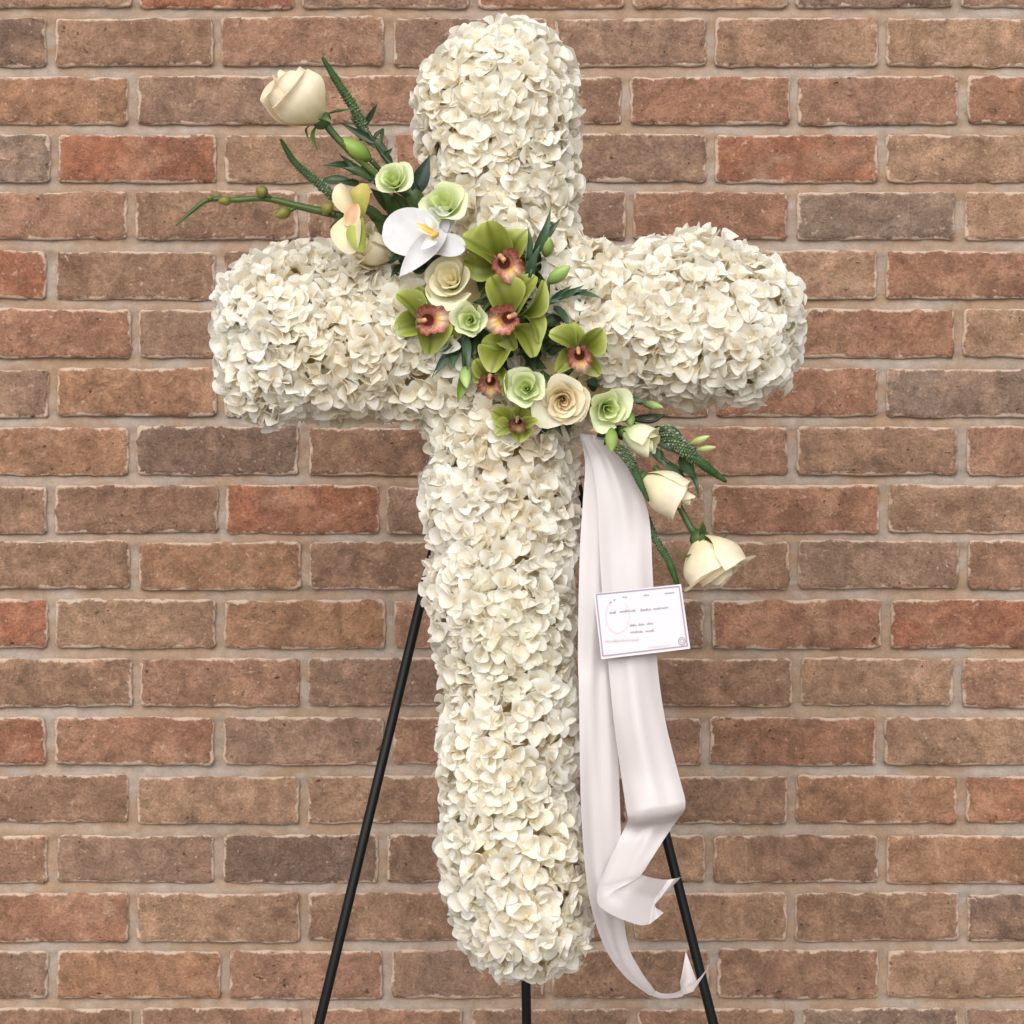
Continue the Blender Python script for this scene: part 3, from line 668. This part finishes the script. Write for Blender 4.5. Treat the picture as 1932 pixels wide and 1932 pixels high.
flower('lisianthus', 'pale green lisianthus between the two leftmost maroon lipped orchids and the yellow rose', 'lisianthus', P(890, 604, S-.008), ax2(-.1, .05, .98), 34*px, 46*px, LISI, 11, LG0, LG1, LG2)
flower('lisianthus', 'pale green lisianthus touching the left side of the peach rose', 'lisianthus', P(996, 735, S-.008), ax2(-.15, -.05, .98), 38*px, 48*px, LISI, 12, LG0, LG1, LG2)
flower('lisianthus', 'pale green lisianthus right of the peach rose', 'lisianthus', P(1140, 768, S-.012), ax2(.15, .15, .95), 39*px, 56*px, LISI, 13, LG0, LG1, LG2)
flower('lisianthus', 'small pale green lisianthus above the side facing orchid', 'lisianthus', P(748, 350, S+.006), ax2(-.22, -.32, .88), 35*px, 46*px, CUP, 14, LG0, LG1, LG2, calyx=False, stem=[P(770, 372, S-.03), P(800, 410, S-.05)])
flower('lisianthus', 'ruffled pale green lisianthus just above the white orchid', 'lisianthus', P(842, 398, S-.006), ax2(-.12, -.34, .86), 43*px, 52*px, LISI, 15, LG0, LG1, LG2)
flower('lisianthus', 'half closed green and cream lisianthus above the lower ivory roses', 'lisianthus', P(1176, 814, S-.012), ax2(.82, .42, .35), 34*px, 74*px, (8, .2, (-.4, -.02), (.0, .25), .03, .05, (1.4, 1.1), 0.), 16, alb((160, 186, 104)), alb((236, 236, 206)))

# ---------------------------------------------------------------- orchids
LIME0, LIME1, LIMEE, LIMED = alb((90, 98, 28)), alb((138, 146, 54)), alb((174, 182, 96)), alb((72, 80, 20))
MAR, PNK, YEL, CRM = alb((156, 82, 72)), alb((214, 158, 138)), alb((236, 196, 96)), alb((242, 220, 182))
def lip(cen, axis, down, Rl, tone=1., seed=0):
    """three-lobed frilled lip round a column; axis out of the flower, down = where the front lobe points"""
    z = nrm(axis); y = nrm(np.asarray(down, float)-np.dot(down, z)*z); x = np.cross(y, z); r = np.random.default_rng(seed)
    na, nt = 58, 12; V, cc = [], []; p = r.uniform(0, 6.28, 4)
    for j in range(nt):
        t = j/(nt-1)
        for i in range(na):
            a = (-1+2*i/(na-1))*2.75; front = math.exp(-(a/.85)**2); s = max(0, (t-.45)/.55)
            rad = Rl*(.28+.42*t+.50*front*s**1.3+.10*(1-front)*s**2)
            rad *= min(1., .06+t*4.5)
            rad += Rl*s*.055*(math.sin(5*a+p[0])+.9*math.sin(13*a+p[1]))
            zz = Rl*(1.15*t-.75*front*s**2+.09*s*math.sin(9*a+p[2])+.08*s*math.sin(17*a+p[3])+.25*(1-front)*s)
            d = math.cos(a)*y+math.sin(a)*x; V.append(cen+d*rad+z*(zz-.35*Rl))
            edge = min(1, max(0, (t-.68)/.25)); mid_ = math.exp(-(a/.5)**2)*(1-abs(t-.6)*1.4)
            c = PNK*(1-edge)+MAR*edge if r.random() > .22 else MAR
            c = c*(1-max(0, mid_)*.9)+(YEL if t < .72 else CRM)*max(0, mid_)*.9; cc.append((c if t > .25 else MAR*.45)*tone)
    return np.array(V), gridfaces(nt, na), np.array(cc)
def cymb(label, cen, axis, down, Rl, petals, seed, tone=1., col=(LIME0, LIME1, LIMEE)):
    t = thing('cymbidium_orchid', label, 'orchid', P(*cen, S-.01), SG); r = random.Random(seed)
    for k, (b, tp, w, ob, ot, cup) in enumerate(petals):
        n = nrm(NF+np.array([r.uniform(-.75, .75), 0, r.uniform(-.6, .6)])); dk = r.uniform(0, .7)
        V, F, cc = blade(P(*b, S+ob), P(*tp, S+ot), w*px*1.14, n, 'oval', cup=cup*1.5, bow=r.uniform(.04, .2), curl=r.uniform(-.15, .2), wave=.02, c0=col[0]*(1-dk)+LIMED*dk, c1=col[1], ce=col[2], vein=col[0]*.8, nu=21, nv=11, seed=seed+k, stripes=.10)
        part('petal', V, F, M_orch, t, cc)
    c = P(*cen, S+.012)
    V, F, cc = lip(c, axis, down, Rl*px, tone, seed); part('lip', V, F, M_orch, t, cc)
    z = nrm(axis); dn = np.asarray(down, float); dn = nrm(dn-np.dot(dn, z)*z); Rw = Rl*px
    V, F, cc = tube([c-z*Rw*.4-dn*Rw*.30, c+z*Rw*.15-dn*Rw*.42, c+z*Rw*.62-dn*Rw*.22], [Rw*.16, Rw*.17, Rw*.12], np.stack([LIME1, PNK, alb((206, 140, 118))])*tone, 10, 4); col_ = part('column', V, F, M_orch, t, cc)
    V, F, cc = ellipsoid(c+z*Rw*.46-dn*Rw*.27, c+z*Rw*.84-dn*Rw*.14, Rw*.30, alb((214, 160, 120))*tone, alb((226, 176, 110))*tone, 8, 6); sub('anther_cap', V, F, M_orch, col_, cc)
    return t
def Z2(a, b): return (695.5+.26*a, 347.8+.26*b)
cymb('lime orchid with maroon lip highest in the middle of the spray', Z2(985, 570), ax2(.10, .05, .95), ax2(.55, .80, 0), 35,
     [(Z2(970, 560), Z2(868, 262), 82, -.012, .006, .35), (Z2(940, 560), Z2(668, 392), 66, -.010, .004, .4), (Z2(1010, 560), Z2(1118, 336), 62, -.012, .002, .3), (Z2(950, 600), Z2(690, 560), 52, -.016, -.012, .3), (Z2(1060, 590), Z2(1165, 600), 48, -.016, -.012, .3)], 21)
cymb('lime orchid with pink and yellow lip at the centre of the spray', Z2(1010, 970), ax2(-.15, .10, .95), ax2(-.8, .35, 0), 35,
     [(Z2(1010, 950), Z2(880, 672), 74, -.004, .008, .35), (Z2(1050, 940), Z2(1222, 668), 52, -.014, -.002, .3), (Z2(1100, 960), Z2(1278, 712), 34, -.004, .016, .6), (Z2(1120, 960), Z2(1242, 1138), 34, -.010, .006, .6),
      (Z2(980, 1010), Z2(1046, 1186), 40, -.012, .000, .4), (Z2(1040, 1030), Z2(1200, 1240), 54, -.012, .006, .4)], 22)
cymb('lime orchid with maroon lip furthest left in the spray', Z2(430, 985), ax2(.05, .05, .97), ax2(.95, -.10, 0), 35,
     [(Z2(400, 990), Z2(212, 790), 54, -.010, .004, .35), (Z2(400, 1000), Z2(190, 1060), 46, -.012, -.004, .35), (Z2(430, 960), Z2(352, 748), 44, -.016, -.010, .3), (Z2(470, 960), Z2(640, 868), 46, -.018, -.012, .3), (Z2(410, 1010), Z2(452, 1205), 66, -.008, .006, .5), (Z2(460, 1000), Z2(640, 1120), 52, -.014, -.008, .3)], 23)
cymb('small lime orchid with brownish lip above the peach rose', Z2(1530, 1240), ax2(-.05, .10, .96), ax2(.15, .75, 0), 29,
     [(Z2(1500, 1200), Z2(1300, 1090), 46, -.006, .006, .4), (Z2(1540, 1200), Z2(1700, 1062), 50, -.008, .006, .4), (Z2(1490, 1230), Z2(1372, 1345), 34, -.008, .002, .5), (Z2(1580, 1240), Z2(1680, 1385), 34, -.008, .002, .5), (Z2(1530, 1210), Z2(1470, 1010), 36, -.014, -.006, .3)], 24, .82)
cymb('lime orchid with brown lip hanging left of the green lisianthus pair', Z2(885, 1430), ax2(-.10, .25, .92), ax2(.05, .90, 0), 27,
     [(Z2(960, 1200), Z2(888, 1338), 58, -.004, .014, .5), (Z2(860, 1400), Z2(770, 1270), 30, -.006, .004, .5), (Z2(960, 1330), Z2(985, 1520), 22, -.004, .006, .6), (Z2(880, 1380), Z2(760, 1440), 26, -.012, -.006, .4), (Z2(990, 1190), Z2(820, 1150), 40, -.008, -.004, .4)], 25, .72)
cymb('dark lipped lime orchid lowest in the middle below the lisianthus', Z2(1085, 1720), ax2(-.15, .35, .85), ax2(.1, .9, 0), 20,
     [(Z2(1050, 1730), Z2(890, 1640), 36, -.010, .000, .4), (Z2(1080, 1700), Z2(1110, 1600), 40, -.012, -.004, .3), (Z2(1050, 1750), Z2(930, 1800), 34, -.008, .004, .4), (Z2(1070, 1760), Z2(1085, 1880), 40, -.008, .002, .4), (Z2(1120, 1770), Z2(1235, 1715), 22, -.006, .008, .6)], 26, .5)
# orchid seen from the side, cream and green
def Z6(a, b): return (579.6+.13*a, 231.8+.13*b)
t = thing('cymbidium_orchid', 'cream and green orchid seen sideways with a tan patch', 'orchid', P(*Z6(680, 1320), S-.02), SG)
OC0, OC1 = alb((222, 208, 168)), alb((214, 202, 168)); OG0, OG1 = alb((146, 154, 66)), alb((168, 174, 88))
for b, tp, w, c0, c1, ob, ot, cup, bw in [(Z6(640, 1330), Z6(455, 890), 32, OC0, OC1, 0, .004, .5, .1), (Z6(760, 1370), Z6(838, 880), 38, OG1, alb((190, 168, 90)), -.006, .002, .5, .08),
                                    (Z6(630, 1330), Z6(650, 1900), 54, OC0, OC1, -.002, .010, .4, .12), (Z6(760, 1380), Z6(800, 1880), 34, OG1, OG0, .006, .014, .6, .15)]:
    V, F, cc = blade(P(*b, S+ob), P(*tp, S+ot), w*px*1.2, NF+np.array([-.4, 0, 0]), 'oval', cup=cup, bow=bw, c0=c0, c1=c1, ce=c1*1.0, vein=c0*.95, wave=.03, nu=9, nv=11, seed=int(w)); part('petal', V, F, M_orch, t, cc)
V, F, cc = blade(P(*Z6(700, 1170), S+.006), P(*Z6(600, 1500), S+.010), 34*px, NF+np.array([-.3, 0, 0]), 'oval', cup=-.5, bow=.16, c0=alb((196, 150, 112)), c1=alb((206, 164, 126)), ce=alb((232, 214, 178)), wave=.04, nu=9, nv=11); part('lip', V, F, M_orch, t, cc)
t = flower('rose', 'cream rose tucked under the sideways orchid at the left arm', 'rose', P(736, 486, S-.045), ax2(-.75, -.30, .40), 40*px, 84*px, HALF, 31, IV0, alb((242, 234, 206)))
# white moth orchid
t = thing('moth_orchid', 'large white moth orchid with yellow throat at the spray centre left', 'orchid', P(820, 446, S-.01), SG)
WH0, WH1 = np.array((.56, .56, .56)), np.array((.60, .60, .61))
for b, tp, w, ob, ot, cup, bw, sh in [((826, 446), (722, 434), 96, .020, .016, .12, .06, 'round'), ((822, 450), (826, 388), 52, .006, .004, .1, .05, 'round'), ((836, 436), (754, 521), 46, .018, .024, .25, .10, 'ovate'), ((822, 462), (878, 466), 46, .010, .012, .2, .06, 'round'), ((818, 446), (850, 402), 44, .004, .000, .1, .05, 'round')]:
    V, F, cc = blade(P(*b, S+ob), P(*tp, S+ot), w*px, NF, sh, cup=cup, bow=bw, c0=WH0, c1=WH1, wave=.015, nu=11, nv=13, seed=int(w)); part('petal', V, F, M_orch, t, cc)
lp = []
for b, tp, w, c0, c1 in [((822, 444), (783, 420), 10, alb((238, 184, 60)), alb((240, 206, 110))), ((822, 444), (786, 432), 11, alb((240, 220, 150)), alb((250, 236, 200))), ((820, 432), (802, 410), 16, alb((248, 236, 220)), alb((250, 246, 236))), ((822, 452), (794, 470), 20, alb((246, 226, 214)), alb((248, 240, 236)))]:
    lp.append(blade(P(*b, S+.034), P(*tp, S+.040), w*px, NF, 'ovate', cup=.7, bow=.15, c0=c0, c1=c1, nu=7, nv=9))
V, F, cc = join(lp); part('lip', V, F, M_orch, t, cc)
V, F, cc = ellipsoid(P(828, 440, S+.030), P(812, 446, S+.046), 13*px, alb((240, 190, 70)), alb((240, 200, 96)), 10, 7); part('column', V, F, M_orch, t, cc)

# ---------------------------------------------------------------- buds, sprigs and spikes
def bud(label, b, tp, w, ob, ot, c0=None, c1=None, name='lisianthus_bud', stem=None, sep=True):
    t = thing(name, label, 'bud', P(*b, ob), SG); B_, T_ = P(*b, ob), P(*tp, ot)
    V, F, cc = ellipsoid(B_, T_, w*px, GLEAF if c0 is None else c0, alb((172, 194, 110)) if c1 is None else c1, 12, 11, .06, .9); part('bud_body', V, F, M_orch, t, cc)
    if sep:
        for k in (-1, 1, 0):
            d = nrm(np.cross(T_-B_, NF))*k; V, F, cc = blade(B_, B_+(T_-B_)*.62+d*w*.45*px+NF*.002, w*.32*px, NF, 'lance', cup=.4, bow=.1, c0=GDARK, c1=GLEAF, nu=5, nv=8); part('sepal', V, F, M_leaf, t, cc)
    if stem:
        V, F, cc = tube([B_]+[P(x, y, s) for x, y, s in stem], np.linspace(.0026, .0018, len(stem)+1), GDARK, 7, 5); part('stem', V, F, M_leaf, t, cc)
    return t
bud('fat green bud just below the large ivory rose bud', (700, 302), (640, 262), 36, S+.004, S+.014, alb((92, 122, 44)), alb((158, 182, 88)), stem=[(722, 326, S-.004), (745, 352, S-.02)])
bud('green bud upright beside the dark sprig of the highest lime orchid', Z2(1285, 525), Z2(1312, 385), 25, S-.01, S+.008, alb((104, 128, 58)), alb((150, 174, 92)))
bud('green bud on a thin stem pointing right above the curled leaves', Z2(1298, 715), Z2(1462, 590), 27, S+.004, S+.012, alb((110, 138, 66)), alb((168, 192, 112)), stem=[(*Z2(1296, 800), S), (*Z2(1250, 900), S-.015)])
bud('small green bud hanging left of the brown lipped orchid', Z2(700, 1322), Z2(712, 1480), 24, S-.012, S+.004, alb((120, 150, 74)), alb((182, 204, 130)), stem=[(*Z2(690, 1200), S-.008), (*Z2(700, 1100), S-.015)])
def Z7(a, b): return (1110.9+.21*a, 714.8+.21*b)
bud('green bud below the lisianthus right of the peach rose', Z7(205, 440), Z7(205, 660), 25, S+.002, S+.006, alb((104, 132, 54)), alb((166, 190, 104)))
bud('short green bud between two lisianthus at the lower right', Z7(350, 300), Z7(385, 425), 22, S-.01, S, alb((84, 110, 48)), alb((132, 158, 82)))
bud('slim green bud poking right below the right arm', Z7(480, 215), Z7(672, 258), 17, S-.03, S-.02, alb((84, 108, 52)), alb((168, 184, 116)), stem=[(*Z7(400, 200), S-.03), (*Z7(330, 230), S-.03)])
bud('pale green bud cluster bloom against bricks at the lower right', Z7(905, 590), Z7(1085, 512), 15, S-.04, S-.035, alb((150, 168, 92)), alb((206, 210, 150)), sep=False, stem=[(*Z7(820, 640), S-.04), (*Z7(700, 600), S-.035)])
bud('thin pale bud right under the pale green bud cluster bloom', Z7(960, 640), Z7(1145, 612), 13, S-.042, S-.04, alb((150, 168, 92)), alb((206, 206, 150)), sep=False, stem=[(*Z7(860, 650), S-.04)])
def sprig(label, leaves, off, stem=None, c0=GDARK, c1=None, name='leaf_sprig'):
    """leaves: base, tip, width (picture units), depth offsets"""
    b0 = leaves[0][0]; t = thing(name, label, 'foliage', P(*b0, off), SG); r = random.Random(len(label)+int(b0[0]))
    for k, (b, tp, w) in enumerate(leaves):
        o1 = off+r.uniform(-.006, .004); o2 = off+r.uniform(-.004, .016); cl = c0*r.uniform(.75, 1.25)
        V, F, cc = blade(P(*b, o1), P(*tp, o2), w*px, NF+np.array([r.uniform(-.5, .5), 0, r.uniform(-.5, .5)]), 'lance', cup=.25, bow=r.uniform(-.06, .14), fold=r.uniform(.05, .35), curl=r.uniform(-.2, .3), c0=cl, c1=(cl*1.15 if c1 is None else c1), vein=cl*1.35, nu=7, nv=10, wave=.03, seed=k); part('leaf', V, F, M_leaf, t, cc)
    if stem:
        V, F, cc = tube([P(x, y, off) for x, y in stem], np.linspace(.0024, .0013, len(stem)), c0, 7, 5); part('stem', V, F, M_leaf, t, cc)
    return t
BLUE = alb((62, 84, 62))
sprig('dark upright leaf sprig right of the highest lime orchid', [(Z2(1200, 520), Z2(1332, 185), 20), (Z2(1230, 440), Z2(1400, 245), 16), (Z2(1160, 540), Z2(1168, 305), 13), (Z2(1170, 600), Z2(1290, 330), 17), (Z2(1190, 660), Z2(1235, 440), 20), (Z2(1150, 640), Z2(1210, 500), 15)], S-.002, [Z2(1170, 680), Z2(1210, 500), Z2(1280, 300)], BLUE)
sprig('curled dark leaves spreading right over the white arm', [(Z2(1210, 895), Z2(1410, 835), 15), (Z2(1320, 860), Z2(1470, 735), 16), (Z2(1400, 820), Z2(1560, 735), 14), (Z2(1470, 800), Z2(1640, 760), 12), (Z2(1520, 790), Z2(1700, 825), 11), (Z2(1480, 810), Z2(1590, 870), 12), (Z2(1350, 880), Z2(1478, 1030), 20), (Z2(1340, 900), Z2(1420, 960), 13)], S-.012, [Z2(1250, 880), Z2(1380, 830), Z2(1520, 780), Z2(1640, 810)], BLUE)
sprig('dark leaves below the leftmost lime orchid', [(Z2(690, 1090), Z2(725, 1340), 19), (Z2(690, 1080), Z2(535, 1210), 16), (Z2(640, 1160), Z2(510, 1270), 18), (Z2(600, 1210), Z2(462, 1395), 19), (Z2(640, 1200), Z2(600, 1330), 16), (Z2(720, 1140), Z2(790, 1280), 16)], S-.014, [Z2(720, 1060), Z2(660, 1160), Z2(590, 1260)], BLUE)
sprig('bright green leaf hanging by the small bud left of centre', [(Z2(690, 1380), Z2(636, 1592), 22)], S-.012, None, alb((96, 120, 44)))
sprig('broad dark leaf between the top arm and the pale lisianthus', [((784, 366), (811, 292), 34), ((790, 372), (762, 330), 26)], S-.03, None, alb((36, 54, 42)))
def Z1(a, b): return (309+.32*a, 58+.32*b)
sprig('dark leafy sprig behind the large ivory rose bud', [(Z1(1240, 660), Z1(1040, 540), 14), (Z1(1200, 600), Z1(1090, 505), 13), (Z1(1185, 560), Z1(1262, 425), 12), (Z1(1240, 630), Z1(1292, 572), 10), (Z1(1250, 690), Z1(1130, 575), 17), (Z1(1320, 740), Z1(1215, 600), 17), (Z1(1300, 740), Z1(1352, 690), 10), (Z1(1345, 790), Z1(1270, 690), 20), (Z1(1292, 575), Z1(1285, 700), 8), (Z1(1130, 520), Z1(1165, 488), 8)], S-.004, [Z1(1400, 850), Z1(1290, 730), Z1(1200, 590), Z1(1140, 490)], alb((50, 66, 40)))
sprig('dark pointed leaves left of the small pale lisianthus', [(Z1(1230, 880), Z1(1015, 715), 14), (Z1(1120, 800), Z1(945, 782), 16), (Z1(1240, 870), Z1(1060, 800), 22), (Z1(1100, 885), Z1(895, 888), 17), (Z1(1220, 880), Z1(1080, 850), 14), (Z1(1150, 900), Z1(1030, 890), 15), (Z1(1240, 900), Z1(1190, 800), 12), (Z1(1080, 1100), Z1(970, 1172), 16)], S-.008, [Z1(1300, 930), Z1(1200, 870), Z1(1050, 800)], alb((54, 72, 44)))
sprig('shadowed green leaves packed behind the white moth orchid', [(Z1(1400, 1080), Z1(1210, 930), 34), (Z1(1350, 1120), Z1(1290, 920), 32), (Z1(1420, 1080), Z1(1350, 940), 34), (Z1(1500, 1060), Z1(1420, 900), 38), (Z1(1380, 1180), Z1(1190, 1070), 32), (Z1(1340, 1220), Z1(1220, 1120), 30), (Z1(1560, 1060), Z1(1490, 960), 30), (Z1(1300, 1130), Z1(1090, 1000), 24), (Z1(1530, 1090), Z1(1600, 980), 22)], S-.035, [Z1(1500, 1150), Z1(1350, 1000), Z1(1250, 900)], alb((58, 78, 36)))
sprig('dark leaves in the gap between the centre orchids', [(Z2(1250, 1180), Z2(1080, 1230), 26), (Z2(1240, 1200), Z2(1130, 1330), 26), (Z2(1180, 1260), Z2(1300, 1340), 28), (Z2(1300, 1180), Z2(1240, 1090), 22), (Z2(900, 1100), Z2(840, 1230), 24), (Z2(880, 1080), Z2(780, 1160), 24), (Z2(1080, 1050), Z2(1220, 1150), 26), (Z2(1320, 1240), Z2(1350, 1150), 22)], S-.028, None, alb((54, 74, 42)))
sprig('dark leaves around the lower right lisianthus cluster', [(Z7(620, 590), Z7(900, 720), 15), (Z7(700, 440), Z7(865, 560), 18), (Z7(830, 690), Z7(960, 905), 27), (Z7(880, 800), Z7(1005, 1045), 15), (Z7(580, 640), Z7(690, 800), 22), (Z7(700, 760), Z7(830, 880), 20), (Z7(780, 800), Z7(880, 940), 18), (Z7(560, 620), Z7(640, 760), 20), (Z7(330, 190), Z7(520, 205), 15), (Z7(590, 450), Z7(700, 450), 12)], S-.016, [Z7(540, 600), Z7(700, 740), Z7(900, 850)], alb((52, 72, 44)))
sprig('dark leaves behind the lisianthus right of the peach rose', [(Z7(200, 440), Z7(60, 520), 26), (Z7(250, 420), Z7(300, 560), 28), (Z7(240, 480), Z7(120, 600), 26), (Z7(100, 60), Z7(-60, 40), 22), (Z7(0, 80), Z7(110, 10), 24), (Z7(280, 330), Z7(420, 400), 24), (Z7(400, 350), Z7(690, 320), 9)], S-.03, [Z7(380, 360), Z7(560, 385), Z7(680, 320)], alb((44, 60, 38)))
sprig('green leaves filling between the yellow rose and highest orchid', [(Z2(780, 620), Z2(900, 690), 26), (Z2(820, 640), Z2(740, 560), 24), (Z2(840, 680), Z2(800, 780), 22), (Z2(1090, 760), Z2(1010, 840), 26)], S-.03, None, alb((70, 86, 36)))
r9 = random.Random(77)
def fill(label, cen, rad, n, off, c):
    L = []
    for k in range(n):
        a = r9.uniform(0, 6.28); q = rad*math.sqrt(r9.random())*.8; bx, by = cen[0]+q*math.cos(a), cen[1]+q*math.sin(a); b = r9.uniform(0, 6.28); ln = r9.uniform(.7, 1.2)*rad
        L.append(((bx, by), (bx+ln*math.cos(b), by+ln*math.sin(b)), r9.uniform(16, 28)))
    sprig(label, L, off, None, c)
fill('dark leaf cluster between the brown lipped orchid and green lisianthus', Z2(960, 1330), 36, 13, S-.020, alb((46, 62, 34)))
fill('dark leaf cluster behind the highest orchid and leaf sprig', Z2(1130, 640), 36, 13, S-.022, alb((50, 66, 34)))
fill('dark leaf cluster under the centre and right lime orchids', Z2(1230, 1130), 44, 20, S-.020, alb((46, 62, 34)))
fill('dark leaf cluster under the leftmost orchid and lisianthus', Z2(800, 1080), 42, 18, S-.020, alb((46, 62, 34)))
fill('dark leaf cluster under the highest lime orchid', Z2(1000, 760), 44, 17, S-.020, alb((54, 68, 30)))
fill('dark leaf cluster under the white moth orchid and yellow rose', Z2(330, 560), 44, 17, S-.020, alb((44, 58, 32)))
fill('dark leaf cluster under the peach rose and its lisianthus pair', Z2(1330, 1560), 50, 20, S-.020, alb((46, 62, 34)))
# flower spikes (speedwell): tapering stalk crusted with tiny buds
def spike(label, pts, w0, w1, off, dots=True, n=150):
    n = int(n*2.3)
    p3 = cat(np.array([P(x, y, off+dz) for x, y, dz in pts]), 10); m = len(p3)
    t = thing('flower_spike', label, 'flower spike', p3[0], SG); rad = np.interp(np.linspace(0, 1, m), [0, .75, .95, 1], [w0*.56, (w0*.35+w1*.65)*.56, w1*.42, w1*.24])*px
    cA, cB = alb((88, 104, 74)), alb((44, 74, 34))
    V, F, cc = tube(p3, rad*.78, np.stack([cA, alb((62, 86, 48)), cB]), 9); part('stalk', V, F, M_spike, t, cc)
    r = np.random.default_rng(len(label)); bs = []; T = np.gradient(p3, axis=0)
    for k in range(n):
        s = (k+.5)/n; i = min(m-1, int(s*m)); tv = nrm(T[i]); a0 = nrm(np.cross(tv, [.2, -1, .1])); b0 = np.cross(tv, a0); an = k*2.4
        d = math.cos(an)*a0+math.sin(an)*b0; pale = max(0, 1-s*1.2)*r.random()**1.6
        q = p3[i]+d*rad[i]*.70; sz = rad[i]*(.40 if s < .6 else .26)*r.uniform(.6, 1.3)
        c = cA*(1-pale)+alb((172, 184, 156))*pale if s < .7 else cB*r.uniform(.8, 1.25)
        bs.append(ellipsoid(q, q+(d*.8+tv*.8)*sz, sz*.8, c*.8, c, 5, 4))
    V, F, cc = join(bs); b_ = part('bud_crust', V, F, M_spike, t, cc); b_['kind'] = 'stuff'
spike('green flower spike rising beside the large ivory rose bud', [(690, 262, -.01), (672, 212, 0), (640, 160, .006), (608, 108, .01)], 24, 13, S)
spike('green flower spike curving left below the large ivory rose bud', [(632, 372, -.01), (596, 342, 0), (556, 306, .006), (529, 262, .01)], 20, 11, S)
spike('speckled flower spike pointing right across the bricks', [(*Z7(650, 470), -.01), (*Z7(800, 580), 0), (*Z7(990, 740), .002), (*Z7(1235, 925), .004)], 32, 15, S-.01, n=190)
spike('speckled flower spike lying along the ribbon edge', [(*Z7(270, 610), -.004), (*Z7(370, 730), 0), (*Z7(440, 890), .004), (*Z7(538, 1100), .008)], 22, 11, S-.004)
spike('dark flower spike emerging behind the ribbon above the card', [(*Z7(520, 1250), -.01), (*Z7(600, 1440), 0), (*Z7(720, 1640), .004), (*Z7(800, 1860), .006)], 15, 15, S-.035)
# orchid stem with round buds
t = thing('orchid_stem', 'arching orchid stem with round buds reaching left over bricks', 'orchid stem', P(*Z1(1060, 1095), S-.01), SG)
sp = [Z1(1060, 1095), Z1(930, 1065), Z1(800, 1035), Z1(600, 990), Z1(420, 998), Z1(270, 995), Z1(170, 1060), Z1(72, 1150)]
V, F, cc = tube([P(x, y, S-.01+.002*i) for i, (x, y) in enumerate(sp)], [.0042, .0040, .0036, .0030, .0028, .0026, .0022, .0006], np.stack([alb((66, 84, 38)), alb((74, 96, 44)), alb((60, 84, 40))]), 9, 6); part('stem', V, F, M_leaf, t, cc)
for (bx, by), (tx, ty), w in [(Z1(630, 985), Z1(545, 925), 24), (Z1(780, 1045), Z1(655, 1095), 25), (Z1(430, 1000), Z1(320, 1005), 19), (Z1(1010, 1085), Z1(930, 1020), 30), (Z1(300, 985), Z1(255, 985), 11)]:
    a = P(bx, by, S-.002); b = P(tx, ty, S+.006)
    V, F, cc = ellipsoid(a+(b-a)*.28, b, w*px, alb((96, 106, 44)), alb((132, 118, 54)), 10, 9, 0, .8); bo = part('bud', V, F, M_orch, t, cc)
    V, F, cc = tube([a, a+(b-a)*.35], [.0016, .0022], alb((74, 96, 44)), 6); sub('bud_stalk', V, F, M_leaf, bo, cc)
for o_ in bpy.data.objects:
    if 'o0' in o_: del o_['o0']
